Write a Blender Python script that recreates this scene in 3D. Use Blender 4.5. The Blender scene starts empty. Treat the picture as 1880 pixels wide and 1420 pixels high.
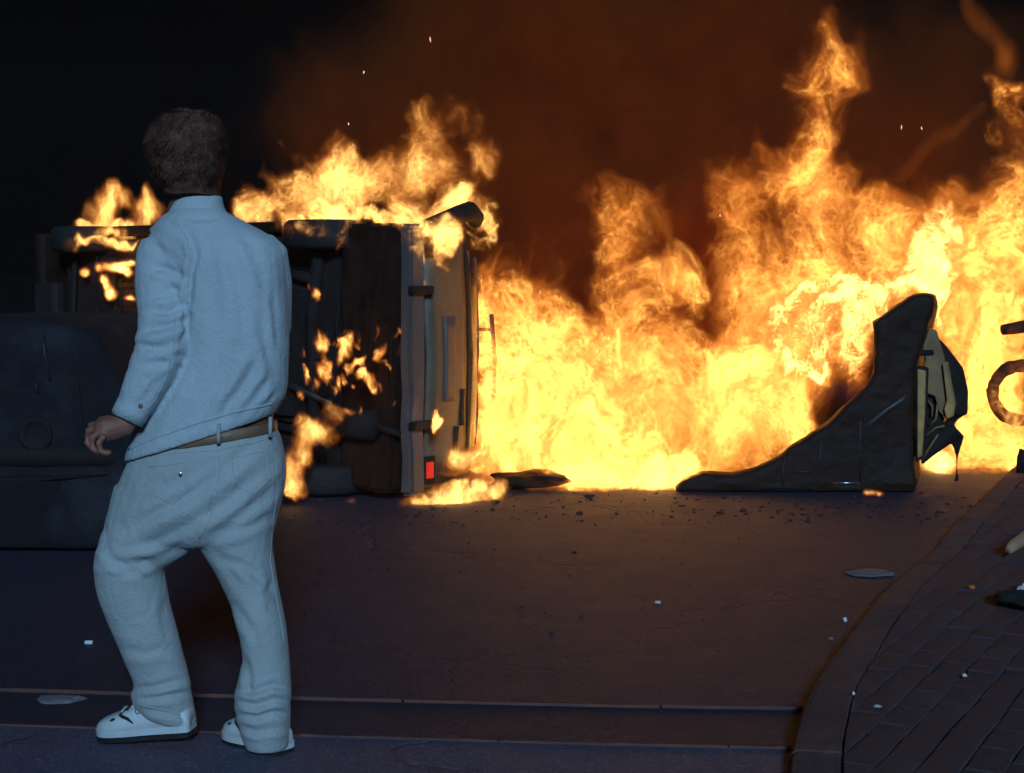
import bpy, bmesh, math, random
import numpy as np
from mathutils import Vector, Matrix, noise as mnoise

S = bpy.context.scene
COL = S.collection
random.seed(7)

# ------------------------------------------------------------------ camera, world, sun, exposure
CAM_H = 1.326                       # camera height in metres
FPX = 2872.0                        # focal length in pixels of the 1880 px wide photograph (55 mm)
PITCH = math.radians(4.2)           # the camera looks slightly down
cam_d = bpy.data.cameras.new('camera')
cam_d.lens = 55.0
cam_d.sensor_width = 36.0
cam_d.clip_end = 900.0
cam = bpy.data.objects.new('camera', cam_d)
COL.objects.link(cam)
cam.location = (0, 0, CAM_H)
cam.rotation_euler = (math.pi / 2 - PITCH, 0, 0)
S.camera = cam

W = bpy.data.worlds.new('World')
S.world = W
W.use_nodes = True
wn = W.node_tree.nodes
bg = wn['Background']
sky = wn.new('ShaderNodeTexSky')
sky.sky_type = 'NISHITA'
sky.sun_disc = False
SUN_EL, SUN_AZ = math.radians(23.0), math.radians(172.0)   # low cool light from behind the photographer
sky.sun_elevation = math.radians(-6.0)                        # the sun is below the horizon: late dusk
sky.sun_rotation = SUN_AZ
W.node_tree.links.new(sky.outputs[0], bg.inputs[0])
bg.inputs[1].default_value = 0.02

sl = bpy.data.lights.new('flash_sun', 'SUN')  # added cool sun lamp, standing in for the camera flash
sl.energy = 2.0
sl.angle = math.radians(10.0)
sl.color = (0.38, 0.67, 1.0)
so = bpy.data.objects.new('flash_sun', sl)
COL.objects.link(so)
_d = Vector((math.sin(SUN_AZ) * math.cos(SUN_EL), math.cos(SUN_AZ) * math.cos(SUN_EL), math.sin(SUN_EL)))
so.rotation_euler = _d.to_track_quat('Z', 'Y').to_euler()

S.view_settings.view_transform = 'Standard'
S.view_settings.look = 'None'
S.view_settings.exposure = 0.0
S.view_settings.gamma = 1.0
S.view_settings.use_curve_mapping = False
cy = S.cycles
cy.use_adaptive_sampling = True
cy.adaptive_threshold = 0.02
cy.use_denoising = True
cy.max_bounces = 4
cy.diffuse_bounces = 2
cy.glossy_bounces = 2
cy.transparent_max_bounces = 96
cy.volume_bounces = 1
cy.volume_step_rate = 1.7
cy.volume_max_steps = 400
cy.caustics_reflective = False
cy.caustics_refractive = False
cy.sample_clamp_indirect = 6.0

# ------------------------------------------------------------------ measuring: photograph pixel -> place in the world
_cp, _sp = math.cos(PITCH), math.sin(PITCH)

def ray(px, py):
    a, b = (px - 940.0) / FPX, (710.0 - py) / FPX
    return Vector((a, _cp + b * _sp, b * _cp - _sp))

def at(px, py, Y):
    """the point seen at pixel (px, py) whose distance forward is Y metres"""
    r = ray(px, py)
    return Vector((0, 0, CAM_H)) + r * (Y / r.y)

def ground(px, py, z=0.0):
    r = ray(px, py)
    return Vector((0, 0, CAM_H)) + r * ((z - CAM_H) / r.z)

def m_per_px(Y):
    return Y / FPX

# ------------------------------------------------------------------ tagging and building helpers
def tag(o, label=None, cat=None, group=None, kind=None):
    if label: o['label'] = label
    if cat: o['category'] = cat
    if group: o['group'] = group
    if kind: o['kind'] = kind
    return o

def empty(name, loc=(0, 0, 0)):
    o = bpy.data.objects.new(name, None)
    o.empty_display_size = 0.1
    o.location = loc
    COL.objects.link(o)
    return o

def link_mesh(name, me, mat=None, parent=None, smooth=False):
    o = bpy.data.objects.new(name, me)
    COL.objects.link(o)
    if mat is not None:
        me.materials.append(mat)
    if smooth:
        me.polygons.foreach_set('use_smooth', np.ones(len(me.polygons), bool))
    if parent is not None:
        o.parent = parent
        o.matrix_parent_inverse = Matrix.Translation(-Vector(parent.location)) if parent.parent is None else Matrix.Identity(4)
    return o

def pobj(name, verts, faces, mat, parent=None, smooth=False):
    """mesh from world-space points"""
    me = bpy.data.meshes.new(name)
    me.from_pydata([tuple(v) for v in verts], [], faces)
    me.update()
    bm = bmesh.new(); bm.from_mesh(me)
    bmesh.ops.recalc_face_normals(bm, faces=bm.faces)
    bm.to_mesh(me); bm.free()
    return link_mesh(name, me, mat, parent, smooth)

def bobj(name, bm, mat, parent=None, smooth=False, bevel=0.0, segs=2):
    bmesh.ops.recalc_face_normals(bm, faces=bm.faces)
    if bevel > 0:
        es = [e for e in bm.edges if len(e.link_faces) == 2 and e.calc_face_angle(0) > 0.5]
        bmesh.ops.bevel(bm, geom=es, offset=bevel, segments=segs, affect='EDGES', profile=0.5, clamp_overlap=True)
    me = bpy.data.meshes.new(name)
    bm.to_mesh(me); bm.free()
    return link_mesh(name, me, mat, parent, smooth)

def box_bm(M, sx, sy, sz, bm=None):
    bm = bm or bmesh.new()
    r = bmesh.ops.create_cube(bm, size=1.0)
    bmesh.ops.transform(bm, matrix=M @ Matrix.Diagonal((sx, sy, sz, 1)), verts=r['verts'])
    return bm

def tube_bm(pts, rad, n=10, bm=None, caps=True, closed=False):
    """tube along points; rad a number or a list"""
    bm = bm or bmesh.new()
    pts = [Vector(p) for p in pts]
    R = rad if isinstance(rad, (list, tuple)) else [rad] * len(pts)
    rings = []
    up = Vector((0.31, 0.17, 0.93)).normalized()
    N = len(pts)
    for i, p in enumerate(pts):
        a = pts[(i - 1) % N] if (closed or i > 0) else pts[i]
        b = pts[(i + 1) % N] if (closed or i < N - 1) else pts[i]
        t = (b - a).normalized()
        u = t.cross(up)
        if u.length < 1e-3: u = t.cross(Vector((1, 0, 0)))
        u.normalize(); v = t.cross(u).normalized()
        rings.append([bm.verts.new(p + (u * math.cos(k * 2 * math.pi / n) + v * math.sin(k * 2 * math.pi / n)) * R[i]) for k in range(n)])
    for i in range(N if closed else N - 1):
        A, B = rings[i], rings[(i + 1) % N]
        for k in range(n):
            bm.faces.new((A[k], A[(k + 1) % n], B[(k + 1) % n], B[k]))
    if caps and not closed:
        bm.faces.new(rings[0][::-1]); bm.faces.new(rings[-1])
    return bm

def lathe_bm(center, axis, prof, n=32, bm=None):
    """solid of revolution: prof = [(along axis, radius)...]"""
    bm = bm or bmesh.new()
    axis = Vector(axis).normalized()
    u = axis.cross(Vector((0.3, 0.2, 0.93))).normalized(); v = axis.cross(u)
    rings = []
    for (h, r) in prof:
        rings.append([bm.verts.new(Vector(center) + axis * h + (u * math.cos(k * 2 * math.pi / n) + v * math.sin(k * 2 * math.pi / n)) * r) for k in range(n)])
    for A, B in zip(rings, rings[1:]):
        for k in range(n):
            bm.faces.new((A[k], A[(k + 1) % n], B[(k + 1) % n], B[k]))
    bm.faces.new(rings[0][::-1]); bm.faces.new(rings[-1])
    return bm

# ------------------------------------------------------------------ shader helpers
class NT:
    """tiny expression builder for node trees (materials and geometry nodes)"""
    def __init__(s, tree): s.t = tree; s.n = tree.nodes; s.l = tree.links
    def put(s, sock, v):
        if isinstance(v, bpy.types.NodeSocket): s.l.new(v, sock)
        elif v is not None: sock.default_value = v
    def m(s, op, a, b=None, c=None, clamp=False):
        n = s.n.new('ShaderNodeMath'); n.operation = op; n.use_clamp = clamp
        s.put(n.inputs[0], a)
        if b is not None: s.put(n.inputs[1], b)
        if c is not None: s.put(n.inputs[2], c)
        return n.outputs[0]
    def v(s, op, a, b=None, scale=None):
        n = s.n.new('ShaderNodeVectorMath'); n.operation = op
        s.put(n.inputs[0], a)
        if b is not None: s.put(n.inputs[1], b)
        if scale is not None: s.put(n.inputs['Scale'], scale)
        return n.outputs['Value'] if op in ('LENGTH', 'DISTANCE', 'DOT_PRODUCT') else n.outputs[0]
    def xyz(s, a):
        n = s.n.new('ShaderNodeSeparateXYZ'); s.put(n.inputs[0], a); return n.outputs
    def comb(s, x, y, z):
        n = s.n.new('ShaderNodeCombineXYZ')
        for i, q in enumerate((x, y, z)): s.put(n.inputs[i], q)
        return n.outputs[0]
    def noise(s, vec, scale, detail=2.0, rough=0.5, dist=0.0, kind='FBM', color=False, lac=2.0):
        n = s.n.new('ShaderNodeTexNoise'); n.noise_dimensions = '3D'; n.noise_type = kind
        n.normalize = True
        if vec is not None: s.put(n.inputs['Vector'], vec)
        s.put(n.inputs['Scale'], scale); s.put(n.inputs['Detail'], detail)
        s.put(n.inputs['Roughness'], rough); s.put(n.inputs['Distortion'], dist); s.put(n.inputs['Lacunarity'], lac)
        return n.outputs['Color'] if color else n.outputs[0]
    def mapr(s, v, a, b, c=0.0, d=1.0, kind='LINEAR'):
        n = s.n.new('ShaderNodeMapRange'); n.interpolation_type = kind; n.clamp = True
        for i, q in enumerate((v, a, b, c, d)): s.put(n.inputs[i], q)
        return n.outputs[0]
    def ramp(s, f, stops):
        n = s.n.new('ShaderNodeValToRGB'); s.put(n.inputs[0], f)
        e = n.color_ramp.elements
        while len(e) < len(stops): e.new(0.5)
        for i, (p, c) in enumerate(stops):
            e[i].position = p; e[i].color = (*c, 1) if len(c) == 3 else c
        return n.outputs[0]
    def mix(s, f, a, b):
        n = s.n.new('ShaderNodeMix'); n.data_type = 'RGBA'
        s.put(n.inputs[0], f)
        for i, q in ((6, a), (7, b)):
            s.put(n.inputs[i], (*q, 1) if isinstance(q, tuple) and len(q) == 3 else q)
        return n.outputs[2]

def mat(name, color=(0.5, 0.5, 0.5), rough=0.6, metal=0.0, var=0.25, scale=8.0, bump=0.0, bscale=60.0, spec=0.5, dirt=None, coat=0.0, coords='Object'):
    m = bpy.data.materials.new(name); m.use_nodes = True
    T = NT(m.node_tree); b = T.n['Principled BSDF']
    tc = T.n.new('ShaderNodeTexCoord').outputs[coords]
    f = T.noise(tc, scale, 6.0, 0.6)
    lo = tuple(c * (1 - var) for c in color); hi = tuple(min(1, c * (1 + var)) for c in color)
    c = T.ramp(f, [(0.3, lo), (0.7, hi)])
    if dirt:
        g = T.noise(tc, scale * 0.35, 8.0, 0.7)
        c = T.mix(T.mapr(g, dirt[1], dirt[2]), c, dirt[0])
    T.put(b.inputs['Base Color'], c)
    T.put(b.inputs['Roughness'], T.mapr(f, 0.2, 0.8, max(0.03, rough - 0.12), min(1, rough + 0.12)))
    b.inputs['Metallic'].default_value = metal
    b.inputs['Specular IOR Level'].default_value = spec
    if coat: b.inputs['Coat Weight'].default_value = coat
    if bump > 0:
        bn = T.n.new('ShaderNodeBump'); bn.inputs['Strength'].default_value = bump; bn.inputs['Distance'].default_value = 0.01
        T.put(bn.inputs['Height'], T.noise(tc, bscale, 4.0, 0.6)); T.put(b.inputs['Normal'], bn.outputs[0])
    return m
# ------------------------------------------------------------------ skins, lofts and cloth folds
PY = 4.30                                                  # how far the person stands from the camera
def ring_pts(xl, yl, xr, yr, hd, Y=PY, n=28, e=2.25):
    """a body cross-section: left and right edge (as seen in the photograph) and half depth in metres"""
    L, R = at(xl, yl, Y), at(xr, yr, Y)
    c = (L + R) / 2; u = (R - L) / 2
    w = Vector((0, hd, 0))
    out = []
    for k in range(n):
        t = 2 * math.pi * k / n
        a, b = math.cos(t), math.sin(t)
        out.append(c + u * (math.copysign(abs(a) ** (2 / e), a)) + w * (math.copysign(abs(b) ** (2 / e), b)))
    return out

def loft(bm, rings):
    rs = [[bm.verts.new(p) for p in r] for r in rings]
    n = len(rs[0])
    for A, B in zip(rs, rs[1:]):
        for k in range(n):
            bm.faces.new((A[k], A[(k + 1) % n], B[(k + 1) % n], B[k]))
    bm.faces.new(rs[0][::-1]); bm.faces.new(rs[-1])
    return bm

def densify(rings, k=3):
    """smooth in-between rings (Catmull-Rom on the ring numbers)"""
    A = np.array(rings, float); out = []
    for i in range(len(A) - 1):
        p0, p1, p2, p3 = A[max(i - 1, 0)], A[i], A[i + 1], A[min(i + 2, len(A) - 1)]
        for j in range(k):
            t = j / k
            out.append(0.5 * ((2 * p1) + (p2 - p0) * t + (2 * p0 - 5 * p1 + 4 * p2 - p3) * t * t + (3 * p1 - p0 - 3 * p2 + p3) * t ** 3))
    out.append(A[-1])
    return [list(r) for r in out]

def skinned(name, bm, voxel, smooth_it, mat_, parent, post=None, fac=0.5):
    """weld overlapping solids into one continuous surface"""
    bmesh.ops.recalc_face_normals(bm, faces=bm.faces)
    me = bpy.data.meshes.new('tmp'); bm.to_mesh(me); bm.free()
    o = bpy.data.objects.new('tmp', me); COL.objects.link(o)
    r = o.modifiers.new('r', 'REMESH'); r.mode = 'VOXEL'; r.voxel_size = voxel; r.use_smooth_shade = True
    s = o.modifiers.new('s', 'SMOOTH'); s.factor = fac; s.iterations = smooth_it
    dg = bpy.context.evaluated_depsgraph_get(); dg.update()
    me2 = bpy.data.meshes.new_from_object(o.evaluated_get(dg))
    me2.name = name
    bpy.data.objects.remove(o); bpy.data.meshes.remove(me)
    me2.materials.clear()
    if post: post(me2)
    return link_mesh(name, me2, mat_, parent, True)

def proj_np(co):
    """where points stand in the photograph (pixels)"""
    x, y, z = co[:, 0], co[:, 1], co[:, 2] - CAM_H
    f = y * _cp - z * _sp; u = y * _sp + z * _cp
    return 940 + FPX * x / f, 710 - FPX * u / f

def fold(me, strokes, noise_amt=0.0, side=-1):
    """press cloth folds into the surface. stroke = (pixel polyline, half width px, depth m); negative depth raises a ridge"""
    n = len(me.vertices)
    co = np.empty(n * 3, np.float32); me.vertices.foreach_get('co', co); co = co.reshape(-1, 3).astype(float)
    no = np.empty(n * 3, np.float32); me.vertex_normals.foreach_get('vector', no); no = no.reshape(-1, 3).astype(float)
    px, py = proj_np(co)
    disp = np.zeros(n)
    facing = np.clip(-no[:, 1] * 1.6 + 0.35, 0, 1)
    for pts, w, d in strokes:
        P = np.array(pts, float)
        best = np.full(n, 1e9); along = np.zeros(n)
        tot = 0; seg = [np.hypot(*(P[i + 1] - P[i])) for i in range(len(P) - 1)]; L = sum(seg)
        sgn = np.zeros(n)
        for i in range(len(P) - 1):
            a, b = P[i], P[i + 1]; ab = b - a
            t = np.clip(((px - a[0]) * ab[0] + (py - a[1]) * ab[1]) / (ab @ ab), 0, 1)
            dx, dy = px - (a[0] + t * ab[0]), py - (a[1] + t * ab[1])
            dd = np.hypot(dx, dy); m = dd < best
            best[m] = dd[m]; along[m] = (tot + t[m] * seg[i]) / L
            sgn[m] = np.sign(ab[0] * dy[m] - ab[1] * dx[m])
            tot += seg[i]
        taper = np.clip(np.sin(np.pi * np.clip(along, 0.04, 0.96)) * 1.6, 0, 1)
        q = best / w
        # a fold falls in on one side and rolls over on the other
        prof = -np.exp(-(q) ** 2) + 0.75 * np.exp(-((q - 1.9) ** 2) / 0.9) * (0.65 + 0.35 * sgn)
        disp += prof * d * taper * facing
    if noise_amt:
        for i in range(n):
            p = co[i]
            v = Vector((p[0] * 9, p[1] * 9, p[2] * 6 + p[0] * 5))
            disp[i] += noise_amt * (mnoise.noise(v) + 0.5 * mnoise.noise(v * 2.3))
    co += no * disp[:, None]
    me.vertices.foreach_set('co', co.astype(np.float32).ravel()); me.update()

# ================================================================== road, gutter, kerb, paving
def asphalt(name, base, spark=0.5):
    m = bpy.data.materials.new(name); m.use_nodes = True
    T = NT(m.node_tree); b = T.n['Principled BSDF']
    tc = T.n.new('ShaderNodeTexCoord').outputs['Object']
    big = T.noise(tc, 0.6, 6.0, 0.65); mid = T.noise(tc, 4.0, 6.0, 0.7)
    vo = T.n.new('ShaderNodeTexVoronoi'); vo.inputs['Scale'].default_value = 110.0; T.put(vo.inputs['Vector'], tc)
    fine = T.noise(tc, 190.0, 3.0, 0.7)
    lo = tuple(c * 0.86 for c in base); hi = tuple(c * 1.14 for c in base)
    c = T.mix(T.mapr(big, 0.3, 0.7), lo, hi)
    c = T.mix(T.m('MULTIPLY', T.mapr(mid, 0.45, 0.75), 0.25), c, tuple(x * 0.55 for x in base))
    wp = T.v('ADD', tc, T.v('SCALE', T.noise(tc, 2.2, 4.0, 0.6, color=True), scale=0.5))
    ve = T.n.new('ShaderNodeTexVoronoi'); ve.feature = 'DISTANCE_TO_EDGE'; ve.inputs['Scale'].default_value = 0.55; T.put(ve.inputs['Vector'], wp)
    crack = T.m('MULTIPLY', T.mapr(ve.outputs['Distance'], 0.0, 0.012, 1.0, 0.0), T.mapr(T.noise(tc, 0.9, 3.0), 0.42, 0.6))
    c = T.mix(T.m('MULTIPLY', crack, 0.4), c, tuple(x * 0.25 for x in base))
    st = T.mapr(T.noise(tc, 1.7, 5.0, 0.65, 0.8), 0.60, 0.70)
    c = T.mix(T.m('MULTIPLY', st, 0.15), c, tuple(x * 0.45 for x in base))
    grain = T.mapr(T.xyz(vo.outputs['Color'])[0], 0.80, 1.0)
    c = T.mix(T.m('MULTIPLY', grain, spark), c, tuple(min(1, x * 3.2) for x in base))
    sp = T.mapr(T.noise(tc, 260.0, 2.0, 0.8), 0.34, 0.66, 0.35, 1.65)
    c = T.v('SCALE', c, scale=sp)
    T.put(b.inputs['Base Color'], c)
    T.put(b.inputs['Roughness'], T.mapr(mid, 0.3, 0.7, 0.60, 0.72))
    b.inputs['Specular IOR Level'].default_value = 0.5
    h = T.m('ADD', T.m('MULTIPLY', vo.outputs['Distance'], -0.8), T.m('ADD', fine, T.m('ADD', T.m('MULTIPLY', mid, 1.2), T.m('MULTIPLY', crack, -2.0))))
    bn = T.n.new('ShaderNodeBump'); bn.inputs['Strength'].default_value = 0.9; bn.inputs['Distance'].default_value = 0.008
    T.put(bn.inputs['Height'], h); T.put(b.inputs['Normal'], bn.outputs[0])
    return m

M_asphalt = asphalt('worn_asphalt', (0.031, 0.029, 0.057))
M_gutter = asphalt('dark_gutter_asphalt', (0.030, 0.028, 0.050), 0.3)
M_apron = asphalt('grey_apron_concrete', (0.115, 0.100, 0.155), 0.35)
M_edge = mat('firelit_red_edge', (0.17, 0.060, 0.045), 0.75, var=0.35, scale=9, bump=0.5, bscale=90, dirt=((0.05, 0.04, 0.045), 0.45, 0.7))  # firelight on the step edges, put into the red colour
M_kerb = mat('reddish_kerb_stone', (0.135, 0.066, 0.062), 0.9, var=0.4, scale=9, bump=0.9, bscale=70, dirt=((0.05, 0.038, 0.044), 0.40, 0.66))
M_paver = mat('dull_clay_paver', (0.085, 0.048, 0.056), 0.85, var=0.45, scale=3.1, bump=0.7, bscale=120, dirt=((0.05, 0.05, 0.055), 0.48, 0.75))
M_paver2 = mat('grey_clay_paver', (0.078, 0.056, 0.068), 0.85, var=0.45, scale=3.7, bump=0.7, bscale=120, dirt=((0.10, 0.10, 0.11), 0.55, 0.8))
M_sand = mat('dark_joint_sand', (0.036, 0.026, 0.032), 0.95, var=0.4, scale=40, bump=0.5)

# the ground reaches the horizon
tag(pobj('ground', [(-400, -30, -0.03), (400, -30, -0.03), (400, 780, -0.03), (-400, 780, -0.03)], [(0, 1, 2, 3)], mat('dark_far_ground', (0.005, 0.004, 0.004), 1.0, spec=0.0, var=.4, scale=2)), kind='structure')
def line_y(x, pts):
    return float(np.interp(x, [p[0] for p in pts], [p[1] for p in pts]))
L1 = [ground(*p) for p in ((-300, 1254), (0, 1266), (640, 1284), (1100, 1295), (1460, 1301), (1700, 1306))]
L2 = [ground(*p) for p in ((-300, 1322), (0, 1334), (640, 1357), (1100, 1370), (1460, 1378), (1700, 1383))]
L1 = [(p.x, p.y) for p in L1]; L2 = [(p.x, p.y) for p in L2]
L1 = [(-30, L1[0][1] + .6)] + L1 + [(30, L1[-1][1] - .3)]
L2 = [(-30, L2[0][1] + .6)] + L2 + [(30, L2[-1][1] - .3)]
def sheet(name, near, far, z0, z1, m):
    """ground strip between two edge lines"""
    xs = sorted({round(v, 4) for v in list(np.linspace(-3, 3, 25)) + [-30, -12, -6, 6, 12, 30]})
    V = []; F = []
    for x in xs:
        V.append((x, line_y(x, near) if isinstance(near, list) else near, z0)); V.append((x, line_y(x, far) if isinstance(far, list) else far, z1))
    for i in range(len(xs) - 1): F.append((2 * i, 2 * i + 2, 2 * i + 3, 2 * i + 1))
    return tag(pobj(name, V, F, m), kind='structure')
sheet('road', L1, 19.0, 0.0, 0.0, M_asphalt)
sheet('gutter', L2, L1, -0.003, -0.005, M_gutter)
sheet('apron', -6.0, L2, 0.004, 0.004, M_apron)
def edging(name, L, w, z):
    """rounded red strips: firelight edging painted as colour, in lengths along a line"""
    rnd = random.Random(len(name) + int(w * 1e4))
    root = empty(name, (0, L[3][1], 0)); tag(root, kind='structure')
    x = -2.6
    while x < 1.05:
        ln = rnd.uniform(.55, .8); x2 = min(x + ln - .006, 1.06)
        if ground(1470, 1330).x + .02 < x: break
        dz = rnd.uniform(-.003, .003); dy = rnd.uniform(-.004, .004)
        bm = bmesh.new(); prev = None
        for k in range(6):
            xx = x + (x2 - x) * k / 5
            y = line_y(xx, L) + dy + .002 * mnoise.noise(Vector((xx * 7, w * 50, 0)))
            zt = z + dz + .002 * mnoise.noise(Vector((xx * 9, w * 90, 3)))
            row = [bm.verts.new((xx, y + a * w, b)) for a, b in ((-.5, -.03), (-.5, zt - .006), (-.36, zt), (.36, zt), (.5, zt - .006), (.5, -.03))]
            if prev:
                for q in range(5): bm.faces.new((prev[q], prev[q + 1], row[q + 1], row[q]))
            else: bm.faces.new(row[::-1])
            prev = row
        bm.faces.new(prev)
        bobj('glint_strip', bm, M_edge, root)
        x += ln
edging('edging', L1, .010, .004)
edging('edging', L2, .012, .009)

# kerb line: the outer top edge of the raised pavement
KZ = 0.050
kp = [ground(*p, KZ) for p in ((1440, 1520), (1447, 1440), (1455, 1375), (1466, 1330), (1480, 1286), (1500, 1243), (1545, 1180), (1600, 1110), (1640, 1064), (1690, 1020), (1726, 988), (1760, 955), (1795, 921), (1829, 887), (1870, 848), (1925, 796))]
kp = [Vector((p.x, p.y)) for p in kp]
def resample(P, step):
    out = [P[0]]; acc = 0.0
    Q = []
    for i in range(len(P) - 1):
        p0, p1, p2, p3 = P[max(i - 1, 0)], P[i], P[i + 1], P[min(i + 2, len(P) - 1)]
        for j in range(12):
            t = j / 12
            Q.append(0.5 * ((2 * p1) + (p2 - p0) * t + (2 * p0 - 5 * p1 + 4 * p2 - p3) * t * t + (3 * p1 - p0 - 3 * p2 + p3) * t ** 3))
    Q.append(P[-1])
    for a, b in zip(Q, Q[1:]):
        L = (b - a).length; d = step - acc
        while d <= L:
            out.append(a.lerp(b, d / L)); d += step
        acc = (acc + L) % step if L + acc >= step else acc + L
    return out
kl = resample(kp, 0.10)
def kerb_normal(i):
    a, b = kl[max(i - 1, 0)], kl[min(i + 1, len(kl) - 1)]
    t = (b - a).normalized()
    return Vector((t.y, -t.x))          # towards the pavement (right of the direction of travel)
kerb = empty('kerb', (kl[0].x, kl[0].y, 0)); tag(kerb, kind='structure')
rnd = random.Random(11)
PER = 6                                  # ten centimetre steps in one kerb stone
KW = 0.13
def kerb_height(p):
    d = abs(p.y - ground(1680, 1030).y)
    return KZ - 0.015 * max(0.0, 1 - (d / 0.75) ** 2)      # a dropped crossing half way along
i = 0
while i < len(kl) - 1:
    j = min(i + PER, len(kl) - 1)
    bm = bmesh.new(); prev = None
    dz = rnd.uniform(-.004, .004); off = rnd.uniform(-.004, .004)
    for k in range(i, j + 1):
        p, n2 = kl[k], kerb_normal(k)
        tdir = Vector((-n2.y, n2.x))
        e = .004 if k == i else (-.004 if k == j else 0)
        h = kerb_height(p) + dz + .006 * mnoise.noise(Vector((p.x * 8, p.y * 8, 1)))
        base = p + tdir * e + n2 * off
        row = [bm.verts.new((base.x + n2.x * a, base.y + n2.y * a, z)) for a, z in ((-.012, -.02), (-.006, h - .022), (.004, h - .006), (.020, h), (KW - .006, h + .001), (KW, h - .006), (KW, -.02))]
        if prev:
            for q in range(6): bm.faces.new((prev[q], prev[q + 1], row[q + 1], row[q]))
        else: bm.faces.new(row[::-1])
        prev = row
    bm.faces.new(prev)
    bobj('kerb_stone', bm, M_kerb, kerb)
    i = j
# bed of sand and the pavers laid on it
pave = empty('pavement', (kl[8].x + 1, kl[8].y, 0)); tag(pave, kind='structure')
V = []; F = []
for k, p in enumerate(kl):
    n2 = kerb_normal(k); q = p + n2 * (KW - .01)
    V += [(q.x, q.y, kerb_height(p) - .014), (q.x + 5, q.y, kerb_height(p) - .014)]
for k in range(len(kl) - 1): F.append((2 * k, 2 * k + 1, 2 * k + 3, 2 * k + 2))
pobj('sand_bed', V, F, M_sand, pave)
kxy = np.array([(p.x, p.y) for p in kl])
def inside(x, y):
    d = np.hypot(kxy[:, 0] - x, kxy[:, 1] - y); k = int(d.argmin()); n2 = kerb_normal(k)
    return (x - kxy[k, 0]) * n2.x + (y - kxy[k, 1]) * n2.y, k
shapes = []
for v in range(6):
    bm = bmesh.new(); box_bm(Matrix.Identity(4), .196, .096, .05, bm)
    for q in bm.verts:
        if q.co.z > 0: q.co.z += random.uniform(-.0035, .0035)
        q.co.x += random.uniform(-.003, .003); q.co.y += random.uniform(-.003, .003)
    bmesh.ops.bevel(bm, geom=[e for e in bm.edges if all(w.co.z > 0 for w in e.verts)], offset=.0035, segments=1, affect='EDGES')
    bmesh.ops.recalc_face_normals(bm, faces=bm.faces)
    me = bpy.data.meshes.new('paver'); bm.to_mesh(me); bm.free(); me.materials.append(M_paver if v % 3 else M_paver2); shapes.append(me)
ang = math.radians(62)
ca, sa = math.cos(ang), math.sin(ang)
cand = []
for r in range(-60, 90):
    for c_ in range(-30, 70):
        u = c_ * .2 + (r % 2) * .1; w = r * .1
        x = .9 + u * ca - w * sa; y = 4.2 + u * sa + w * ca
        if not (3.2 < y < 12.5 and x < 4.6): continue
        d, k = inside(x, y)
        if d < KW - .085: continue
        f = y * _cp
        px_ = 940 + FPX * x / (y * _cp - (.08 - CAM_H) * _sp)
        if px_ > 2050: continue
        cand.append((y, x, k, px_, d))
cand.sort()
n_ind = 0; rest = bmesh.new()
for (y, x, k, px_, d) in cand:
    h = kerb_height(kl[k]) - .024
    M = Matrix.Translation((x, y, h + random.uniform(-.004, .005))) @ Matrix.Rotation(ang + random.uniform(-.03, .03), 4, 'Z') @ Matrix.Rotation(random.uniform(-.02, .02), 4, 'X') @ Matrix.Rotation(random.uniform(-.015, .015), 4, 'Y')
    vis = px_ < 1920 and ground(px_, 1420, KZ).y - .12 < y
    if vis and n_ind < 300:
        me = random.choice(shapes)
        if d < KW + .12:                                     # cut to the kerb
            n2 = kerb_normal(k); cb = bmesh.new(); cb.from_mesh(me); Mi = M.inverted()
            edge = Mi @ Vector((kl[k].x + n2.x * (KW + .006), kl[k].y + n2.y * (KW + .006), h)); nd = (Mi.to_3x3() @ Vector((n2.x, n2.y, 0))).normalized()
            bmesh.ops.bisect_plane(cb, geom=cb.verts[:] + cb.edges[:] + cb.faces[:], plane_co=edge, plane_no=nd, clear_inner=True)
            if len(cb.faces) < 3: cb.free(); continue
            bmesh.ops.holes_fill(cb, edges=[e for e in cb.edges if e.is_boundary])
            me = bpy.data.meshes.new('paver'); cb.to_mesh(me); cb.free(); me.materials.append(M_paver)
        o = bpy.data.objects.new('paver', me); COL.objects.link(o)
        o.parent = pave; o.matrix_parent_inverse = Matrix.Translation(-Vector(pave.location)); o.matrix_basis = M
        n_ind += 1
    elif d > KW + .06:
        me = random.choice(shapes); b0 = len(rest.verts); rest.from_mesh(me); rest.verts.ensure_lookup_table()
        bmesh.ops.transform(rest, matrix=M, verts=rest.verts[b0:])
me = bpy.data.meshes.new('far_pavers'); rest.to_mesh(me); rest.free()
tag(link_mesh('far_pavers', me, M_paver, pave), kind='stuff')

# ================================================================== the wrecks
M_soot = mat('sooty_steel', (0.024, 0.011, 0.007), 0.66, metal=0.0, var=0.5, scale=7, bump=0.5, bscale=40, spec=.22, dirt=((0.040, 0.016, 0.009), 0.42, 0.75))
M_floor = mat('rusty_floor_pan', (0.030, 0.013, 0.010), 0.75, var=0.5, scale=5, bump=0.5, bscale=50, dirt=((0.018, 0.014, 0.013), 0.4, 0.7))
M_char = mat('charred_black', (0.012, 0.008, 0.007), 0.85, var=0.5, scale=9, bump=0.6, bscale=60)
M_tyre = mat('tyre_rubber', (0.016, 0.015, 0.015), 0.8, var=0.4, scale=20, bump=0.5, bscale=90)
M_bumper = mat('grey_bumper', (0.13, 0.105, 0.10), 0.55, var=0.2, scale=6, dirt=((0.14, 0.10, 0.075), 0.42, 0.72), bump=0.1)
M_tail = mat('scorched_tailgate', (0.17, 0.13, 0.085), 0.5, var=0.3, scale=4, dirt=((0.10, 0.075, 0.05), 0.38, 0.66), bump=0.15)
M_glass = mat('sooty_glass', (0.055, 0.05, 0.045), 0.25, var=0.4, scale=5, dirt=((0.02, 0.016, 0.014), 0.4, 0.7))
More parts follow.
